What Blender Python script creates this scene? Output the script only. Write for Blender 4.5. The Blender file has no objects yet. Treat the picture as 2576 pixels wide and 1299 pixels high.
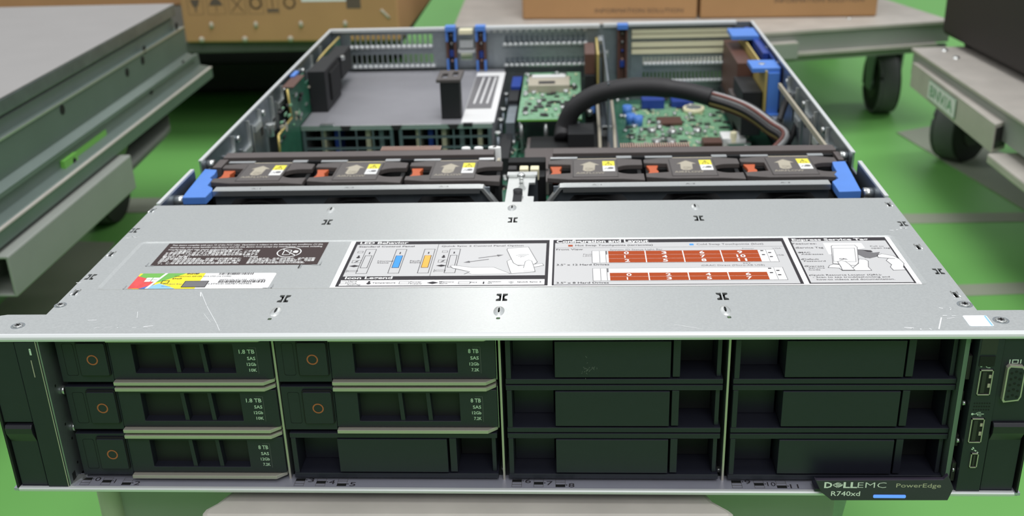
import bpy, bmesh, math, random
from mathutils import Vector, Matrix

# ------------------------------------------------------------------ camera, world, light
# all measures in mm, origin = middle of the server's front top edge; floor lies at z = FL
FL = -250.0
S = 0.001
CP = (35.1, -423.56, 222.48); FPX = 2691.34
scene = bpy.context.scene
COL = scene.collection
RM = Matrix.Rotation(0.0507672, 3, 'Z') @ Matrix.Rotation(0.0305954, 3, 'Y') @ Matrix.Rotation(1.158493, 3, 'X')
cd = bpy.data.cameras.new('camera'); cam = bpy.data.objects.new('camera', cd); COL.objects.link(cam)
cam.matrix_world = Matrix.Translation((CP[0]*S, CP[1]*S, (CP[2]-FL)*S)) @ RM.to_4x4()
cd.sensor_width = 36; cd.lens = FPX/2576*36; cd.clip_start = 0.01; cd.clip_end = 50
cd.dof.use_dof = True; cd.dof.focus_distance = 0.50; cd.dof.aperture_fstop = 13
scene.camera = cam
scene.view_settings.view_transform = 'Standard'; scene.view_settings.look = 'None'
scene.view_settings.exposure = 0.0; scene.view_settings.gamma = 1
W = bpy.data.worlds.new('world'); scene.world = W; W.use_nodes = True
bgn = W.node_tree.nodes['Background']; bgn.inputs[0].default_value = (0.90, 0.95, 1.0, 1); bgn.inputs[1].default_value = 0.53
def area(name, loc, size, size_y, power, target, col=(1, 1, 1)):
    l = bpy.data.lights.new(name, 'AREA'); l.shape = 'RECTANGLE'; l.size = size; l.size_y = size_y; l.energy = power; l.color = col
    o = bpy.data.objects.new(name, l); COL.objects.link(o); o.location = loc
    o.rotation_euler = (Vector(target)-Vector(loc)).to_track_quat('-Z', 'Y').to_euler()
area('ceiling_tube', (-0.40, 5.2, 2.93), 0.22, 0.8, 7, (0, 1.0, 0.2), (1, 0.98, 0.95))
area('ceiling_tube', (2.6, 1.2, 2.9), 0.5, 1.6, 24, (0, 0.5, 0.2))
area('ceiling_tube', (-2.6, 1.2, 2.9), 0.5, 1.6, 24, (0, 0.5, 0.2))
area('ceiling_tube', (0.2, 0.2, 2.8), 1.4, 1.4, 42, (0, 0.3, 0.2))
area('ceiling_tube', (0.5, -2.0, 2.8), 1.4, 1.4, 32, (0, 0.0, 0.2))

def U(px, py, ax, val):
    """where the line of sight of photo point (px, py) meets the plane axis = val (mm)"""
    d = RM @ Vector(((px-1288)/FPX, -(py-649.5)/FPX, -1.0))
    t = (val-CP[ax])/d[ax]
    return Vector(CP)+d*t

# ------------------------------------------------------------------ materials
def lin(c):
    return tuple(((x/255)/12.92 if x/255 <= .04045 else ((x/255+.055)/1.055)**2.4) for x in c)
MATS = {}
def mat(name, c, rough=.5, metal=0., noise=0., scale=60., bump=0., emit=None, spec=.5, nrough=0., stretch=(1, 1, 1), coat=0.):
    m = bpy.data.materials.new(name); m.use_nodes = True; nt = m.node_tree; b = nt.nodes['Principled BSDF']
    col = lin(c)+(1,)
    b.inputs['Base Color'].default_value = col; b.inputs['Roughness'].default_value = rough; b.inputs['Metallic'].default_value = metal
    b.inputs['Specular IOR Level'].default_value = spec; b.inputs['Coat Weight'].default_value = coat
    if noise or bump or nrough:
        tc = nt.nodes.new('ShaderNodeTexCoord'); mp = nt.nodes.new('ShaderNodeMapping'); nz = nt.nodes.new('ShaderNodeTexNoise')
        mp.inputs['Scale'].default_value = stretch
        nz.inputs['Scale'].default_value = scale; nz.inputs['Detail'].default_value = 6
        nt.links.new(tc.outputs['Object'], mp.inputs[0]); nt.links.new(mp.outputs[0], nz.inputs['Vector'])
        if noise:
            r = nt.nodes.new('ShaderNodeMapRange'); r.inputs['From Min'].default_value = .25; r.inputs['From Max'].default_value = .75
            r.inputs['To Min'].default_value = 1-noise; r.inputs['To Max'].default_value = 1+noise
            v = nt.nodes.new('ShaderNodeVectorMath'); v.operation = 'SCALE'; v.inputs[0].default_value = col[:3]
            nt.links.new(nz.outputs['Fac'], r.inputs[0]); nt.links.new(r.outputs[0], v.inputs['Scale']); nt.links.new(v.outputs[0], b.inputs['Base Color'])
        if nrough:
            r = nt.nodes.new('ShaderNodeMapRange'); r.inputs['To Min'].default_value = rough-nrough; r.inputs['To Max'].default_value = rough+nrough
            nt.links.new(nz.outputs['Fac'], r.inputs[0]); nt.links.new(r.outputs[0], b.inputs['Roughness'])
        if bump:
            bp = nt.nodes.new('ShaderNodeBump'); bp.inputs['Strength'].default_value = bump; bp.inputs['Distance'].default_value = .0004
            nt.links.new(nz.outputs['Fac'], bp.inputs['Height']); nt.links.new(bp.outputs[0], b.inputs['Normal'])
    if emit:
        b.inputs['Emission Color'].default_value = lin(emit[0])+(1,); b.inputs['Emission Strength'].default_value = emit[1]
    MATS[name] = m
    return m
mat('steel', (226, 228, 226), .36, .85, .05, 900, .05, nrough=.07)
mat('steel_dark', (158, 164, 168), .42, .8, .08, 200, .05)
mat('lip', (212, 214, 214), .5, .3)
mat('steel_bright', (224, 226, 226), .28, .9)
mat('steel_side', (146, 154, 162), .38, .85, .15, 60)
mat('shelf', (176, 176, 190), .4, .5, .04, 80)
mat('black', (32, 33, 44), .46, 0, .06, 200, .06)
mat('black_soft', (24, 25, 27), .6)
mat('black_deep', (7, 8, 9), .7)
mat('gloss_black', (34, 33, 40), .3, 0, 0)
mat('tagblack', (54, 48, 62), .5, 0, .05, 100)
mat('fangrey', (84, 78, 76), .5, 0, .08, 300, .1)
mat('fangrey_label', (90, 85, 83), .42)
mat('bargrey', (90, 82, 80), .45, 0, .05, 100)
mat('orange', (190, 92, 52), .5)
mat('ring', (168, 92, 58), .5)
mat('blue', (84, 134, 216), .42, 0, .04, 60)
mat('blue_dark', (38, 66, 150), .4)
mat('brown', (92, 62, 52), .5)
mat('yellow', (238, 226, 70), .5)
mat('white', (232, 232, 230), .5)
mat('labelgrey', (196, 195, 195), .36)
mat('labelwhite', (232, 231, 230), .34)
mat('labelink', (48, 44, 48), .55, spec=.3)
mat('inkgrey', (110, 108, 110), .45)
mat('labelbrown', (62, 49, 48), .55, spec=.3)
mat('terra', (164, 66, 18), .6, spec=.25)
mat('ledblue', (60, 150, 232), .45)
mat('ledorange', (240, 176, 74), .45)
mat('stickgreen', (110, 176, 76), .4)
mat('stickred', (218, 76, 76), .45, 0, .15, 300)
mat('stickblue', (140, 192, 228), .4)
mat('stickyellow', (248, 226, 40), .4)
mat('sticknavy', (70, 110, 190), .4)
mat('trim', (186, 180, 168), .42, .5)
mat('hd_text', (196, 214, 196), .5)
mat('pcb', (38, 92, 70), .42, 0, .25, 90)
mat('pcb_light', (118, 164, 128), .42, 0, .3, 160)
mat('gold', (206, 184, 110), .4, .3)
mat('chip', (44, 42, 42), .5)
mat('silver', (206, 208, 206), .3, .9)
mat('tan', (176, 168, 150), .5)
mat('cream', (234, 226, 190), .55)
mat('greysheet', (146, 145, 150), .5, .35, .05, 40)
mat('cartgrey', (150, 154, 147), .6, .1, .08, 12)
mat('cartdark', (84, 88, 82), .7, 0, .1, 20)  # cart grey with the shade under rail and box put into the colour
mat('wall_paint', (160, 162, 158), .8)
mat('cartlight', (186, 180, 172), .55, .1, .1, 30, .2)
mat('lidgrey', (160, 157, 155), .55, .25, .03, 20)
mat('railgreen', (118, 132, 126), .45, .5, .06, 20)
mat('card', (180, 138, 94), .8, 0, .06, 14)
mat('card_dark', (150, 108, 68), .85, 0, .06, 14)
mat('cardink', (96, 82, 72), .8)
mat('rubber', (26, 26, 28), .65, 0, .1, 60)
mat('tread', (92, 92, 94), .7, 0, .1, 60)
mat('copper', (196, 160, 146), .35, .6)
mat('sleeve', (34, 32, 34), .55, 0, .2, 1500, .5)
mat('braid', (168, 168, 168), .5, 0, .3, 1500, .4)
mat('wirered', (112, 64, 56), .5)
mat('wireyel', (140, 124, 74), .5)
mat('statusblue', (110, 160, 240), .4, emit=((90, 140, 255), .6))
mat('scratch', (232, 233, 233), .5, .3)
mat('film', (240, 248, 255), .35, 0)

# ------------------------------------------------------------------ mesh builder (mm)
_font_cache = {}
def text_mesh(s, bold=0.):
    k = (s, bold)
    if k not in _font_cache:
        c = bpy.data.curves.new('t', 'FONT'); c.body = s; c.size = 1; c.offset = bold; c.resolution_u = 2
        o = bpy.data.objects.new('t', c); COL.objects.link(o)
        dg = bpy.context.evaluated_depsgraph_get(); me = o.evaluated_get(dg).to_mesh()
        vs = [(v.co.x, v.co.y) for v in me.vertices]; fs = [tuple(p.vertices) for p in me.polygons]
        o.evaluated_get(dg).to_mesh_clear(); bpy.data.objects.remove(o); bpy.data.curves.remove(c)
        _font_cache[k] = (vs, fs)
    return _font_cache[k]
class MB:
    def __init__(s): s.v = []; s.f = []; s.m = []; s.sm = []; s.mats = []; s.xf = None
    def mi(s, m):
        if m not in s.mats: s.mats.append(m)
        return s.mats.index(m)
    def add(s, vs, fs, m, smooth=False):
        n = len(s.v); i = s.mi(m)
        for p in vs:
            p = Vector(p)
            if s.xf: p = s.xf @ p
            s.v.append(p)
        for f in fs: s.f.append([n+k for k in f]); s.m.append(i); s.sm.append(smooth)
        return s
    def box(s, x0, x1, y0, y1, z0, z1, m):
        if x0 > x1: x0, x1 = x1, x0
        if y0 > y1: y0, y1 = y1, y0
        if z0 > z1: z0, z1 = z1, z0
        return s.add([(x0, y0, z0), (x1, y0, z0), (x1, y1, z0), (x0, y1, z0), (x0, y0, z1), (x1, y0, z1), (x1, y1, z1), (x0, y1, z1)],
              [(0, 3, 2, 1), (4, 5, 6, 7), (0, 1, 5, 4), (1, 2, 6, 5), (2, 3, 7, 6), (3, 0, 4, 7)], m)
    def prism(s, poly, ax, a, b, m):
        """poly: 2-D points in the two other axes (cyclic order x,y,z without ax)"""
        if a > b: a, b = b, a
        def P(p, h):
            return {2: (p[0], p[1], h), 1: (p[0], h, p[1]), 0: (h, p[0], p[1])}[ax]
        area = sum(poly[i][0]*poly[(i+1) % len(poly)][1]-poly[(i+1) % len(poly)][0]*poly[i][1] for i in range(len(poly)))
        if (area < 0) != (ax == 1): poly = poly[::-1]
        n = len(poly); vs = [P(p, a) for p in poly]+[P(p, b) for p in poly]
        return s.add(vs, [tuple(range(n))[::-1], tuple(range(n, 2*n))]+[(i, (i+1) % n, n+(i+1) % n, n+i) for i in range(n)], m)
    def cyl(s, c, ax, r, h, m, n=20, r2=None, smooth=True, ry=1.):
        r2 = r if r2 is None else r2; vs = []
        for k, (rr, hh) in enumerate(((r, 0), (r2, h))):
            for i in range(n):
                a = 2*math.pi*i/n; u, w = rr*math.cos(a), rr*ry*math.sin(a)
                vs.append({2: (c[0]+u, c[1]+w, c[2]+hh), 1: (c[0]+u, c[1]+hh, c[2]+w), 0: (c[0]+hh, c[1]+u, c[2]+w)}[ax])
        st = len(s.f)
        s.add(vs, [(i, (i+1) % n, n+(i+1) % n, n+i) for i in range(n)], m, smooth)
        s.f += [[len(s.v)-2*n+k for k in range(n)][::-1], [len(s.v)-n+k for k in range(n)]]; s.m += [s.mi(m)]*2; s.sm += [False]*2
        return s
    def ring(s, c, ax, r1, r2, m, th=.3, n=28):
        vs = []
        for rr in (r1, r2):
            for i in range(n):
                a = 2*math.pi*i/n; u, w = rr*math.cos(a), rr*math.sin(a)
                vs.append({2: (c[0]+u, c[1]+w, c[2]), 1: (c[0]+u, c[1], c[2]+w), 0: (c[0], c[1]+u, c[2]+w)}[ax])
        return s.add(vs, [(i, (i+1) % n, n+(i+1) % n, n+i) for i in range(n)], m)
    def ball(s, c, r, m, sz=1., n=10):
        vs = [(c[0], c[1], c[2]+r*sz)]
        for j in range(1, n//2):
            t = math.pi*j/(n//2)
            for i in range(n):
                a = 2*math.pi*i/n; vs.append((c[0]+r*math.sin(t)*math.cos(a), c[1]+r*math.sin(t)*math.sin(a), c[2]+r*sz*math.cos(t)))
        vs.append((c[0], c[1], c[2]-r*sz)); fs = []; k = n//2-1
        for i in range(n): fs.append((0, 1+i, 1+(i+1) % n))
        for j in range(k-1):
            for i in range(n): fs.append((1+j*n+i, 1+(j+1)*n+i, 1+(j+1)*n+(i+1) % n, 1+j*n+(i+1) % n))
        for i in range(n): fs.append((len(vs)-1, 1+(k-1)*n+(i+1) % n, 1+(k-1)*n+i))
        return s.add(vs, fs, m, True)
    def tube(s, pts, r, m, n=12, sub=6):
        P = [Vector(p) for p in pts]; Q = []
        for i in range(len(P)-1):
            p0, p1, p2, p3 = P[max(i-1, 0)], P[i], P[i+1], P[min(i+2, len(P)-1)]
            for k in range(sub):
                t = k/sub
                Q.append(.5*((2*p1)+(p2-p0)*t+(2*p0-5*p1+4*p2-p3)*t*t+(3*p1-p0-3*p2+p3)*t**3))
        Q.append(P[-1]); vs = []; up = Vector((0, .31, 1)).normalized()
        for i, q in enumerate(Q):
            d = (Q[min(i+1, len(Q)-1)]-Q[max(i-1, 0)]).normalized(); a = d.cross(up).normalized(); b = a.cross(d)
            rr = r(i/(len(Q)-1)) if callable(r) else r
            for k in range(n):
                an = 2*math.pi*k/n; vs.append(q+a*rr*math.cos(an)+b*rr*math.sin(an))
        fs = [(i*n+k, i*n+(k+1) % n, (i+1)*n+(k+1) % n, (i+1)*n+k) for i in range(len(Q)-1) for k in range(n)]
        fs += [tuple(range(n))[::-1], tuple(range((len(Q)-1)*n, len(Q)*n))]
        return s.add(vs, fs, m, True)
    def text(s, t, x, z, w, h, m, plane=1, off=0., bold=0.):
        """flat lettering: plane 1 faces the viewer (x, z), plane 2 lies flat (x, y); w = width (None = natural), h = cap height"""
        vs, fs = text_mesh(t, bold)
        if not vs: return s
        x0 = min(v[0] for v in vs); x1 = max(v[0] for v in vs); ky = h/.70; kx = ky if w is None else w/(x1-x0)
        if plane == 1: vv = [(x+(a-x0)*kx, off, z+b*ky) for a, b in vs]
        else: vv = [(x+(a-x0)*kx, z+b*ky, off) for a, b in vs]
        return s.add(vv, fs, m)
def mesh_of(mb, origin):
    me = bpy.data.meshes.new('m')
    me.from_pydata([((p.x-origin[0])*S, (p.y-origin[1])*S, (p.z-origin[2])*S) for p in mb.v], [], mb.f)
    for k in mb.mats: me.materials.append(MATS[k])
    me.polygons.foreach_set('material_index', mb.m); me.polygons.foreach_set('use_smooth', mb.sm); me.update()
    return me
def obj(name, mb, parent=None, org=None, bevel=0., label=None, cutter=None, seg=2):
    """link the collected mesh as ONE object; org = its thing's base in mm"""
    if org is None: org = tuple(parent['_o']) if parent is not None and '_o' in parent else (0, 0, 0)
    me = mesh_of(mb, org); o = bpy.data.objects.new(name, me); COL.objects.link(o)
    if cutter is not None:
        cm = mesh_of(cutter, org); co = bpy.data.objects.new('c', cm); COL.objects.link(co)
        md = o.modifiers.new('b', 'BOOLEAN'); md.object = co; md.operation = 'DIFFERENCE'; md.solver = 'EXACT'
        md.use_self = True
        dg = bpy.context.evaluated_depsgraph_get(); me2 = bpy.data.meshes.new_from_object(o.evaluated_get(dg))
        o.modifiers.clear(); o.data = me2; bpy.data.objects.remove(co)
    o.data.name = name
    if bevel:
        md = o.modifiers.new('bevel', 'BEVEL'); md.width = bevel*S; md.segments = seg; md.limit_method = 'ANGLE'; md.angle_limit = math.radians(40)
    if parent is not None: o.parent = parent
    else: o.location = (org[0]*S, org[1]*S, (org[2]-FL)*S)
    o['_o'] = list(org)
    if label: o['label'] = label
    return o
def thing(name, label, cat, org, group=None):
    o = bpy.data.objects.new(name, None); COL.objects.link(o); o.empty_display_size = .01
    o.location = (org[0]*S, org[1]*S, (org[2]-FL)*S); o['_o'] = list(org)
    return tag(o, label, cat, group)
def tag(o, label, cat, group=None):
    o['label'] = label; o['category'] = cat
    if group: o['group'] = group
    return o
def dup(root, org, label, group=None):
    def cp(o, par):
        c = o.copy(); COL.objects.link(c)
        if par is not None: c.parent = par
        for ch in list(kids.get(o.name, [])): cp(ch, c)
        return c
    kids = {}
    for q in COL.objects:
        if q.parent: kids.setdefault(q.parent.name, []).append(q)
    r = cp(root, None); r.location = (org[0]*S, org[1]*S, (org[2]-FL)*S); r['_o'] = list(org); r['label'] = label
    if group: r['group'] = group
    return r
def rrect(x0, x1, y0, y1, r, n=5):
    out = []
    for cx, cy, a0 in ((x1-r, y1-r, 0), (x0+r, y1-r, 90), (x0+r, y0+r, 180), (x1-r, y0+r, 270)):
        for i in range(n+1):
            a = math.radians(a0+90*i/n); out.append((cx+r*math.cos(a), cy+r*math.sin(a)))
    return out

# ------------------------------------------------------------------ floor
mf = mat('floor_green', (114, 177, 93), .45, 0, .07, 3.0, 0.)
mat('floor_seam', (146, 152, 134), .6, 0, .06, 8)
fb = MB().box(-4200, 4200, -3000, 6500, FL-40, FL, 'floor_green')
fl = obj('floor', fb, org=(0, 0, FL)); fl['kind'] = 'structure'
for nm, bx_ in (('wall_back', (-4200, 4200, 6400, 6500)), ('wall_front', (-4200, 4200, -3100, -3000)), ('wall_left', (-4300, -4200, -3100, 6500)), ('wall_right', (4200, 4300, -3100, 6500))):
    o = obj(nm, MB().box(*bx_, FL-40, FL+1500, 'wall_paint'), org=(0, 0, FL)); o['kind'] = 'structure'
def seam(name, pts, z=.6):
    P = [U(a, b, 2, FL) for a, b in pts]
    o = obj(name, MB().prism([(p.x, p.y) for p in P], 2, FL, FL+z, 'floor_seam'), org=(P[0].x, P[0].y, FL)); o['kind'] = 'structure'
seam('trim_1', [(1300, 551), (3400, 526), (3400, 545), (1300, 580)])
seam('trim_2', [(1500, 751), (3400, 682), (3400, 710), (1500, 780)], .6)
seam('trim_3', [(-100, 505), (520, 498), (520, 533), (-100, 545)], .9)
seam('trim_4', [(160, 608), (290, 612), (110, 860), (-90, 860)], 1.2)
seam('trim_5', [(2255, 335), (2350, 318), (2760, 480), (2760, 640)], 1.5)

exec_parts = []
# ------------------------------------------------------------------ the server
srv = thing('rack_server', 'open silver rack server with black drive front and uncovered rear half, in the middle', 'server', (0, 0, -88))
ST = 'steel'
# --- top cover
cov = MB()
outline = [(-241, 1.5), (-241, 17), (-239, 20.3), (-236, 21.3), (-217, 21.3), (-217, 167), (217, 167), (217, 21.3), (237, 21.3), (239.5, 20.5), (241, 17.5), (241, 1.5)]
cov.prism(outline, 2, -1.0, 0, ST)
cut = MB()
cut.prism(rrect(-204.5, 203.5, 48.6, 110.5, 3), 2, -3, 3, ST)
def xhole(x, y, s=1.):
    for sx in (-1, 1):
        cut.prism([(x+sx*u*s, y+v*s) for u, v in ((.35, 4.0), (2.7, 4.0), (2.7, 2.1), (1.25, 1.1), (1.25, -1.1), (2.7, -2.1), (2.7, -4.0), (.35, -4.0))], 2, -2, 2, ST)
XH = [(-105.9, 37.3), (0, 37.5), (104.6, 37.3), (-105.9, 137.5), (0.2, 138), (104.4, 138)]
for x, y in XH: xhole(x, y)
for px, py in ((338, 580), (228, 697), (2271, 563), (2361, 683)):
    p = U(px, py, 2, 0); xhole(p.x, p.y, .85)
SL = [(-106.3, 23.3), (-.5, 22.6), (104, 22.3), (-107.6, 157.0), (-1.2, 157.0), (104.1, 156)]
for x, y in SL: cut.prism(rrect(x-.55, x+.55, y-2.6, y+2.6, .5, 3), 2, -2, 2, ST)
for x, y in ((-107.3, 15.6), (-.4, 15.3), (104.9, 15.4)): cut.prism(rrect(x-.9, x+.9, y-1, y+1, .5, 3), 2, -2, 2, ST)
SS = [(280, 640), (190, 737), (383, 530), (2310, 622), (2404, 742), (2236, 515)]
for px, py in SS:
    p = U(px, py, 2, 0); cut.prism(rrect(p.x-.8, p.x+.8, p.y-3, p.y+3, .6, 3), 2, -2, 2, ST)
cover = obj('top_cover', cov, srv, cutter=cut, bevel=.25)
b = MB()   # folded front lip, with rounded nose, and side lips
b.prism([(1.5, 0), (.4, -.15), (-.5, -.9), (-.9, -1.8), (-.8, -2.9), (.2, -2.9), (.6, -1.2), (1.5, -1.0)], 0, -241, 241, 'lip')
obj('front_lip', b, cover)
b = MB()   # pressed recess
o1 = rrect(-204.5, 203.5, 48.6, 110.5, 3); o2 = rrect(-202.6, 201.6, 50.0, 109.3, 2.4); n = len(o1)
b.add([(x, y, 0) for x, y in o1]+[(x, y, -.4) for x, y in o2], [(i, (i+1) % n, n+(i+1) % n, n+i) for i in range(n)]+[tuple(range(n, 2*n))], ST)
obj('label_recess', b, cover)
for x, y in SL:   # raised dimples round the slots
    b = MB()
    pts = []
    for k in range(24):
        a = 2*math.pi*k/24; pts.append((math.cos(a), math.sin(a)))
    vs = [(x+2.6*c, y+5.2*s_, 0.02) for c, s_ in pts]+[(x+1.2*c, y+3.4*s_, .7) for c, s_ in pts]+[(x+.55*c, y+2.6*s_, .7) for c, s_ in pts]
    b.add(vs, [(i, (i+1) % 24, 24+(i+1) % 24, 24+i) for i in range(24)]+[(24+i, 24+(i+1) % 24, 48+(i+1) % 24, 48+i) for i in range(24)], ST, True); obj('stamped_rib', b, cover)
for px, py in SS:
    b = MB(); p = U(px, py, 2, 0)
    for sx in (-1, 1): b.tube([(p.x+sx*1.3, p.y-3.4, .05), (p.x+sx*1.3, p.y+3.4, .05)], .35, 'steel_bright', 8, 2)
    obj('stamped_rib', b, cover)
def sliver(b, pts, w, m, z, plane=2):
    """thin flat line through 2-D points"""
    for i in range(len(pts)-1):
        a = Vector(pts[i][:2]); c = Vector(pts[i+1][:2]); d = (c-a)
        if d.length < 1e-6: continue
        n_ = Vector((-d.y, d.x)).normalized()*w/2; e = d.normalized()*w/2
        q = [a-e+n_, a-e-n_, c+e-n_, c+e+n_]
        if plane == 2: b.add([(p.x, p.y, z) for p in q], [(0, 1, 2, 3)], m)
        else: b.add([(p.x, z, p.y) for p in q], [(0, 1, 2, 3)], m)
b = MB()
for pts, w in (([(506, 735), (520, 770), (545, 815), (552, 832)], .25), ([(513, 790), (530, 812)], .15), ([(1695, 817), (1762, 828)], .3), ([(505, 736), (505, 746)], .5),
               ([(222, 807), (242, 806)], .5), ([(346, 785), (345, 800)], .2), ([(2368, 800), (2362, 828)], .6)):
    sliver(b, [U(a, c, 2, 0) for a, c in pts], w, 'scratch', .06)
random.seed(5)
for k in range(34):   # rubbed bright metal along the right and left edges
    px, py = random.choice([(2265+random.gauss(0, 16), 576+random.gauss(0, 3)), (2390+random.gauss(0, 12), 785+random.gauss(0, 8)), (2300+random.gauss(0, 60), 828+random.gauss(0, 2)), (330+random.gauss(0, 14), 597+random.gauss(0, 2)), (260+random.gauss(0, 60), 826+random.gauss(0, 3)), (200+random.gauss(0, 8), 720+random.gauss(0, 6))])
    p = U(px, py, 2, 0)
    if abs(p.x) < 216 and 2 < p.y < 166:
        l = random.uniform(1, 5); sliver(b, [(p.x, p.y), (p.x+l*random.uniform(-1, 1), p.y+l*random.uniform(-.3, .3))], random.uniform(.2, .7), 'scratch', .07)
obj('scratch_marks', b, cover)
def screw(c, r, parent, name='screw', m='silver', ring=True):
    b = MB(); b.cyl((c[0], c[1], c[2]), 2, r, .5, m, 20, r2=r*.85)
    for a in range(3):
        an = math.radians(a*60+15); d = (math.cos(an)*r*.45, math.sin(an)*r*.45)
        sliver(b, [(c[0]-d[0], c[1]-d[1]), (c[0]+d[0], c[1]+d[1])], r*.3, 'chip', c[2]+.52)
    if ring: b.ring((c[0], c[1], c[2]+.03), 2, r*1.05, r*1.35, 'steel_dark')
    return obj(name, b, parent)
for px, py, r in ((152, 768, 2.2), (45, 820, 2.4), (2427, 766, 2.6), (2518, 806, 2.6)):
    p = U(px, py, 2, 0); screw((p.x, p.y, .02), r, cover)
P = [U(a, c, 2, 0) for a, c in ((2420, 795), (2487, 794), (2502, 822), (2440, 822))]
b = MB().prism(rrect(P[0].x, P[2].x, P[3].y, P[0].y, 1), 2, .05, .2, 'film'); b.box(P[2].x-1.2, P[2].x-.4, P[3].y+.4, P[0].y-.4, .2, .26, 'stickblue')
obj('holographic_sticker', b, cover)

b = MB(); b.box(-215.5, 215.5, 14, 158, -3.2, -2.6, 'black_deep'); obj('cage_top', b, srv)
# --- labels printed on the cover.  LZ = their plane
LZ = -.36
class LB(MB):
    def __init__(s, ox, oy, k): super().__init__(); s.c = lambda u, v: (ox+u/k, oy+v/k); s.lay = 0
    def P(s, u, v): return U(*s.c(u, v), 2, LZ)
    def z(s, l): return LZ+.03*l
    def q(s, pts, m, l=1):
        P = [s.P(*p) for p in pts]
        ar = sum(P[i].x*P[(i+1) % len(P)].y-P[(i+1) % len(P)].x*P[i].y for i in range(len(P)))
        if ar < 0: P = P[::-1]
        return s.add([(p.x, p.y, s.z(l)) for p in P], [tuple(range(len(P)))], m)
    def r(s, u0, v0, u1, v1, m, l=1):
        """axis-true rectangle from its upper-left and lower-right corners in the crop"""
        a = s.P(u0, v0); c = s.P(u1, v1)
        return s.rr(a.x, c.x, c.y, a.y, m, l)
    def rr(s, x0, x1, y0, y1, m, l=1):
        return s.add([(x0, y0, s.z(l)), (x1, y0, s.z(l)), (x1, y1, s.z(l)), (x0, y1, s.z(l))], [(0, 1, 2, 3)], m)
    def fr(s, x0, x1, y0, y1, w, m, l=1):
        for a in ((x0, x1, y0, y0+w), (x0, x1, y1-w, y1), (x0, x0+w, y0, y1), (x1-w, x1, y0, y1)): s.rr(*a, m, l)
    def t(s, txt, u0, vb, u1, vt, m='labelink', l=3, bold=0.):
        a = s.P(u0, vb); c = s.P(u1, vb); h = s.P(u0, vt).y-a.y
        return s.text(txt, a.x, a.y, c.x-a.x if u1 else None, h, m, 2, s.z(l), bold)
    def ln(s, pts, w, m='labelink', l=3): sliver(s, [s.P(*p) for p in pts], w, m, s.z(l))

# regulatory label
L = LB(350, 590, 5.152)
L.rr(-187.6, -98.8, 78.6, 108.6, 'labelbrown', 1)
x0, x1 = -185.5, -101.5
def line(s_, xa, xb, y, h, bold=.01): L.text(s_, xa, y, xb-xa, h, 'white', 2, L.z(3), bold)
line('This device complies with part 15 of the FCC rules. Operation is subject to the following two conditions: (1) this', x0+.5, x1, 105.0, 1.7)
line('device may not cause harmful interference and (2) this device must accept any interference received, including', x0+.5, x1+.3, 102.0, 1.7)
line('interference that may cause undesirable operation.', x0+.5, -144, 99.0, 1.7)
line('この装置は、クラスA情報技術装置です。この装置', x0+3, -134, 96.4, 1.9)
line('を家庭環境で使用すると電波妨害を引き起こすことが', x0+.5, -134, 93.9, 1.9)
line('あります。この場合には使用者が適切な対策を講ずる', x0+.5, -134, 91.4, 1.9)
line('VCCI-A', -141, -134.5, 89.2, 1.4)
line('警告使用者：', x0+.5, -170, 88.8, 1.9)
line('這是甲類的資訊產品，在居住的環境中使', x0+.5, -141, 86.0, 1.9)
line('用時，可能會造成射頻干擾，在這種情況', x0+.5, -141, 83.3, 1.9)
line('下，使用者會被要求採取某些適當的對策。', x0+.5, -141, 80.5, 1.9)
line('声明', -137, -133, 88.0, 1.7)
line('此为A级产品，在生活环境中，该产品可能', -137, -101.5, 85.6, 1.9)
line('会造成无线电干扰。在这种情况下，可能需', -137, -101.5, 83.1, 1.9)
line('要用户对其干扰采取切实可行的措施。', -137, -106, 80.5, 1.9)
cx, cy = -117.5, 95.0
L.ring((cx, cy, L.z(3)), 2, 6.0, 6.6, 'white')
sliver(L, [(cx-4.4, cy+4.3), (cx+4.4, cy-4.3)], .6, 'white', L.z(3))
sliver(L, [(cx-3, cy+3), (cx+.8, cy+3), (cx+.8, cy-3.4), (cx-3, cy-3.4), (cx-3, cy+3)], .5, 'white', L.z(3))
L.prism([(cx+2.2, cy-.5), (cx+4.6, cy-1), (cx+4.8, cy+1.8), (cx+2.8, cy+2.6), (cx+1.8, cy+1)], 2, L.z(2), L.z(3), 'white')
obj('regulatory_label', L, cover, label='dark brown label with small white text and a crossed-out circle symbol')

# licence sticker
L = LB(350, 590, 5.152)
X0, X1, Y0, Y1 = -188.8, -117.3, 50.0, 68.6
L.add([(x, y, L.z(1)) for x, y in rrect(X0, X1, Y0, Y1, 1.6)], [tuple(range(24))], 'labelwhite')
def SQ(pts, m, l=2): L.add([(X0+a*(X1-X0), Y0+b_*(Y1-Y0), L.z(l)) for a, b_ in pts], [tuple(range(len(pts)))], m)
SQ([(.0, .0), (.48, .0), (.48, 1), (.0, 1)], 'stickyellow')
SQ([(.0, .55), (.16, .4), (.2, .45), (.34, 1), (.02, 1)], 'stickgreen', 3)
SQ([(.0, .02), (.11, .02), (.17, .3), (.1, .62), (.0, .82)], 'stickred', 4)
SQ([(.11, .0), (.34, .0), (.26, .2), (.2, .34), (.16, .2)], 'stickblue', 4)
SQ([(.08, .0), (.13, .0), (.17, .3)], 'sticknavy', 5)
SQ([(.125, .0), (.145, .0), (.205, 1), (.185, 1)], 'labelwhite', 6)
for i in range(2):
    for j in range(2):
        xx = X0+5.6+i*3.4; yy = 58.2+j*2.6; L.add([(xx, yy, L.z(7)), (xx+3, yy+.1*i, L.z(7)), (xx+3, yy+2.3, L.z(7)), (xx, yy+2.3, L.z(7))], [(0, 1, 2, 3)], 'white')
L.t('0N3V8F', 615, 522, 775, 508, bold=.03, l=7)
L.t('WINDOWS SERVER 2016 STD (16 CORE)', 455, 556, 1185, 543, l=7)
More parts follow.
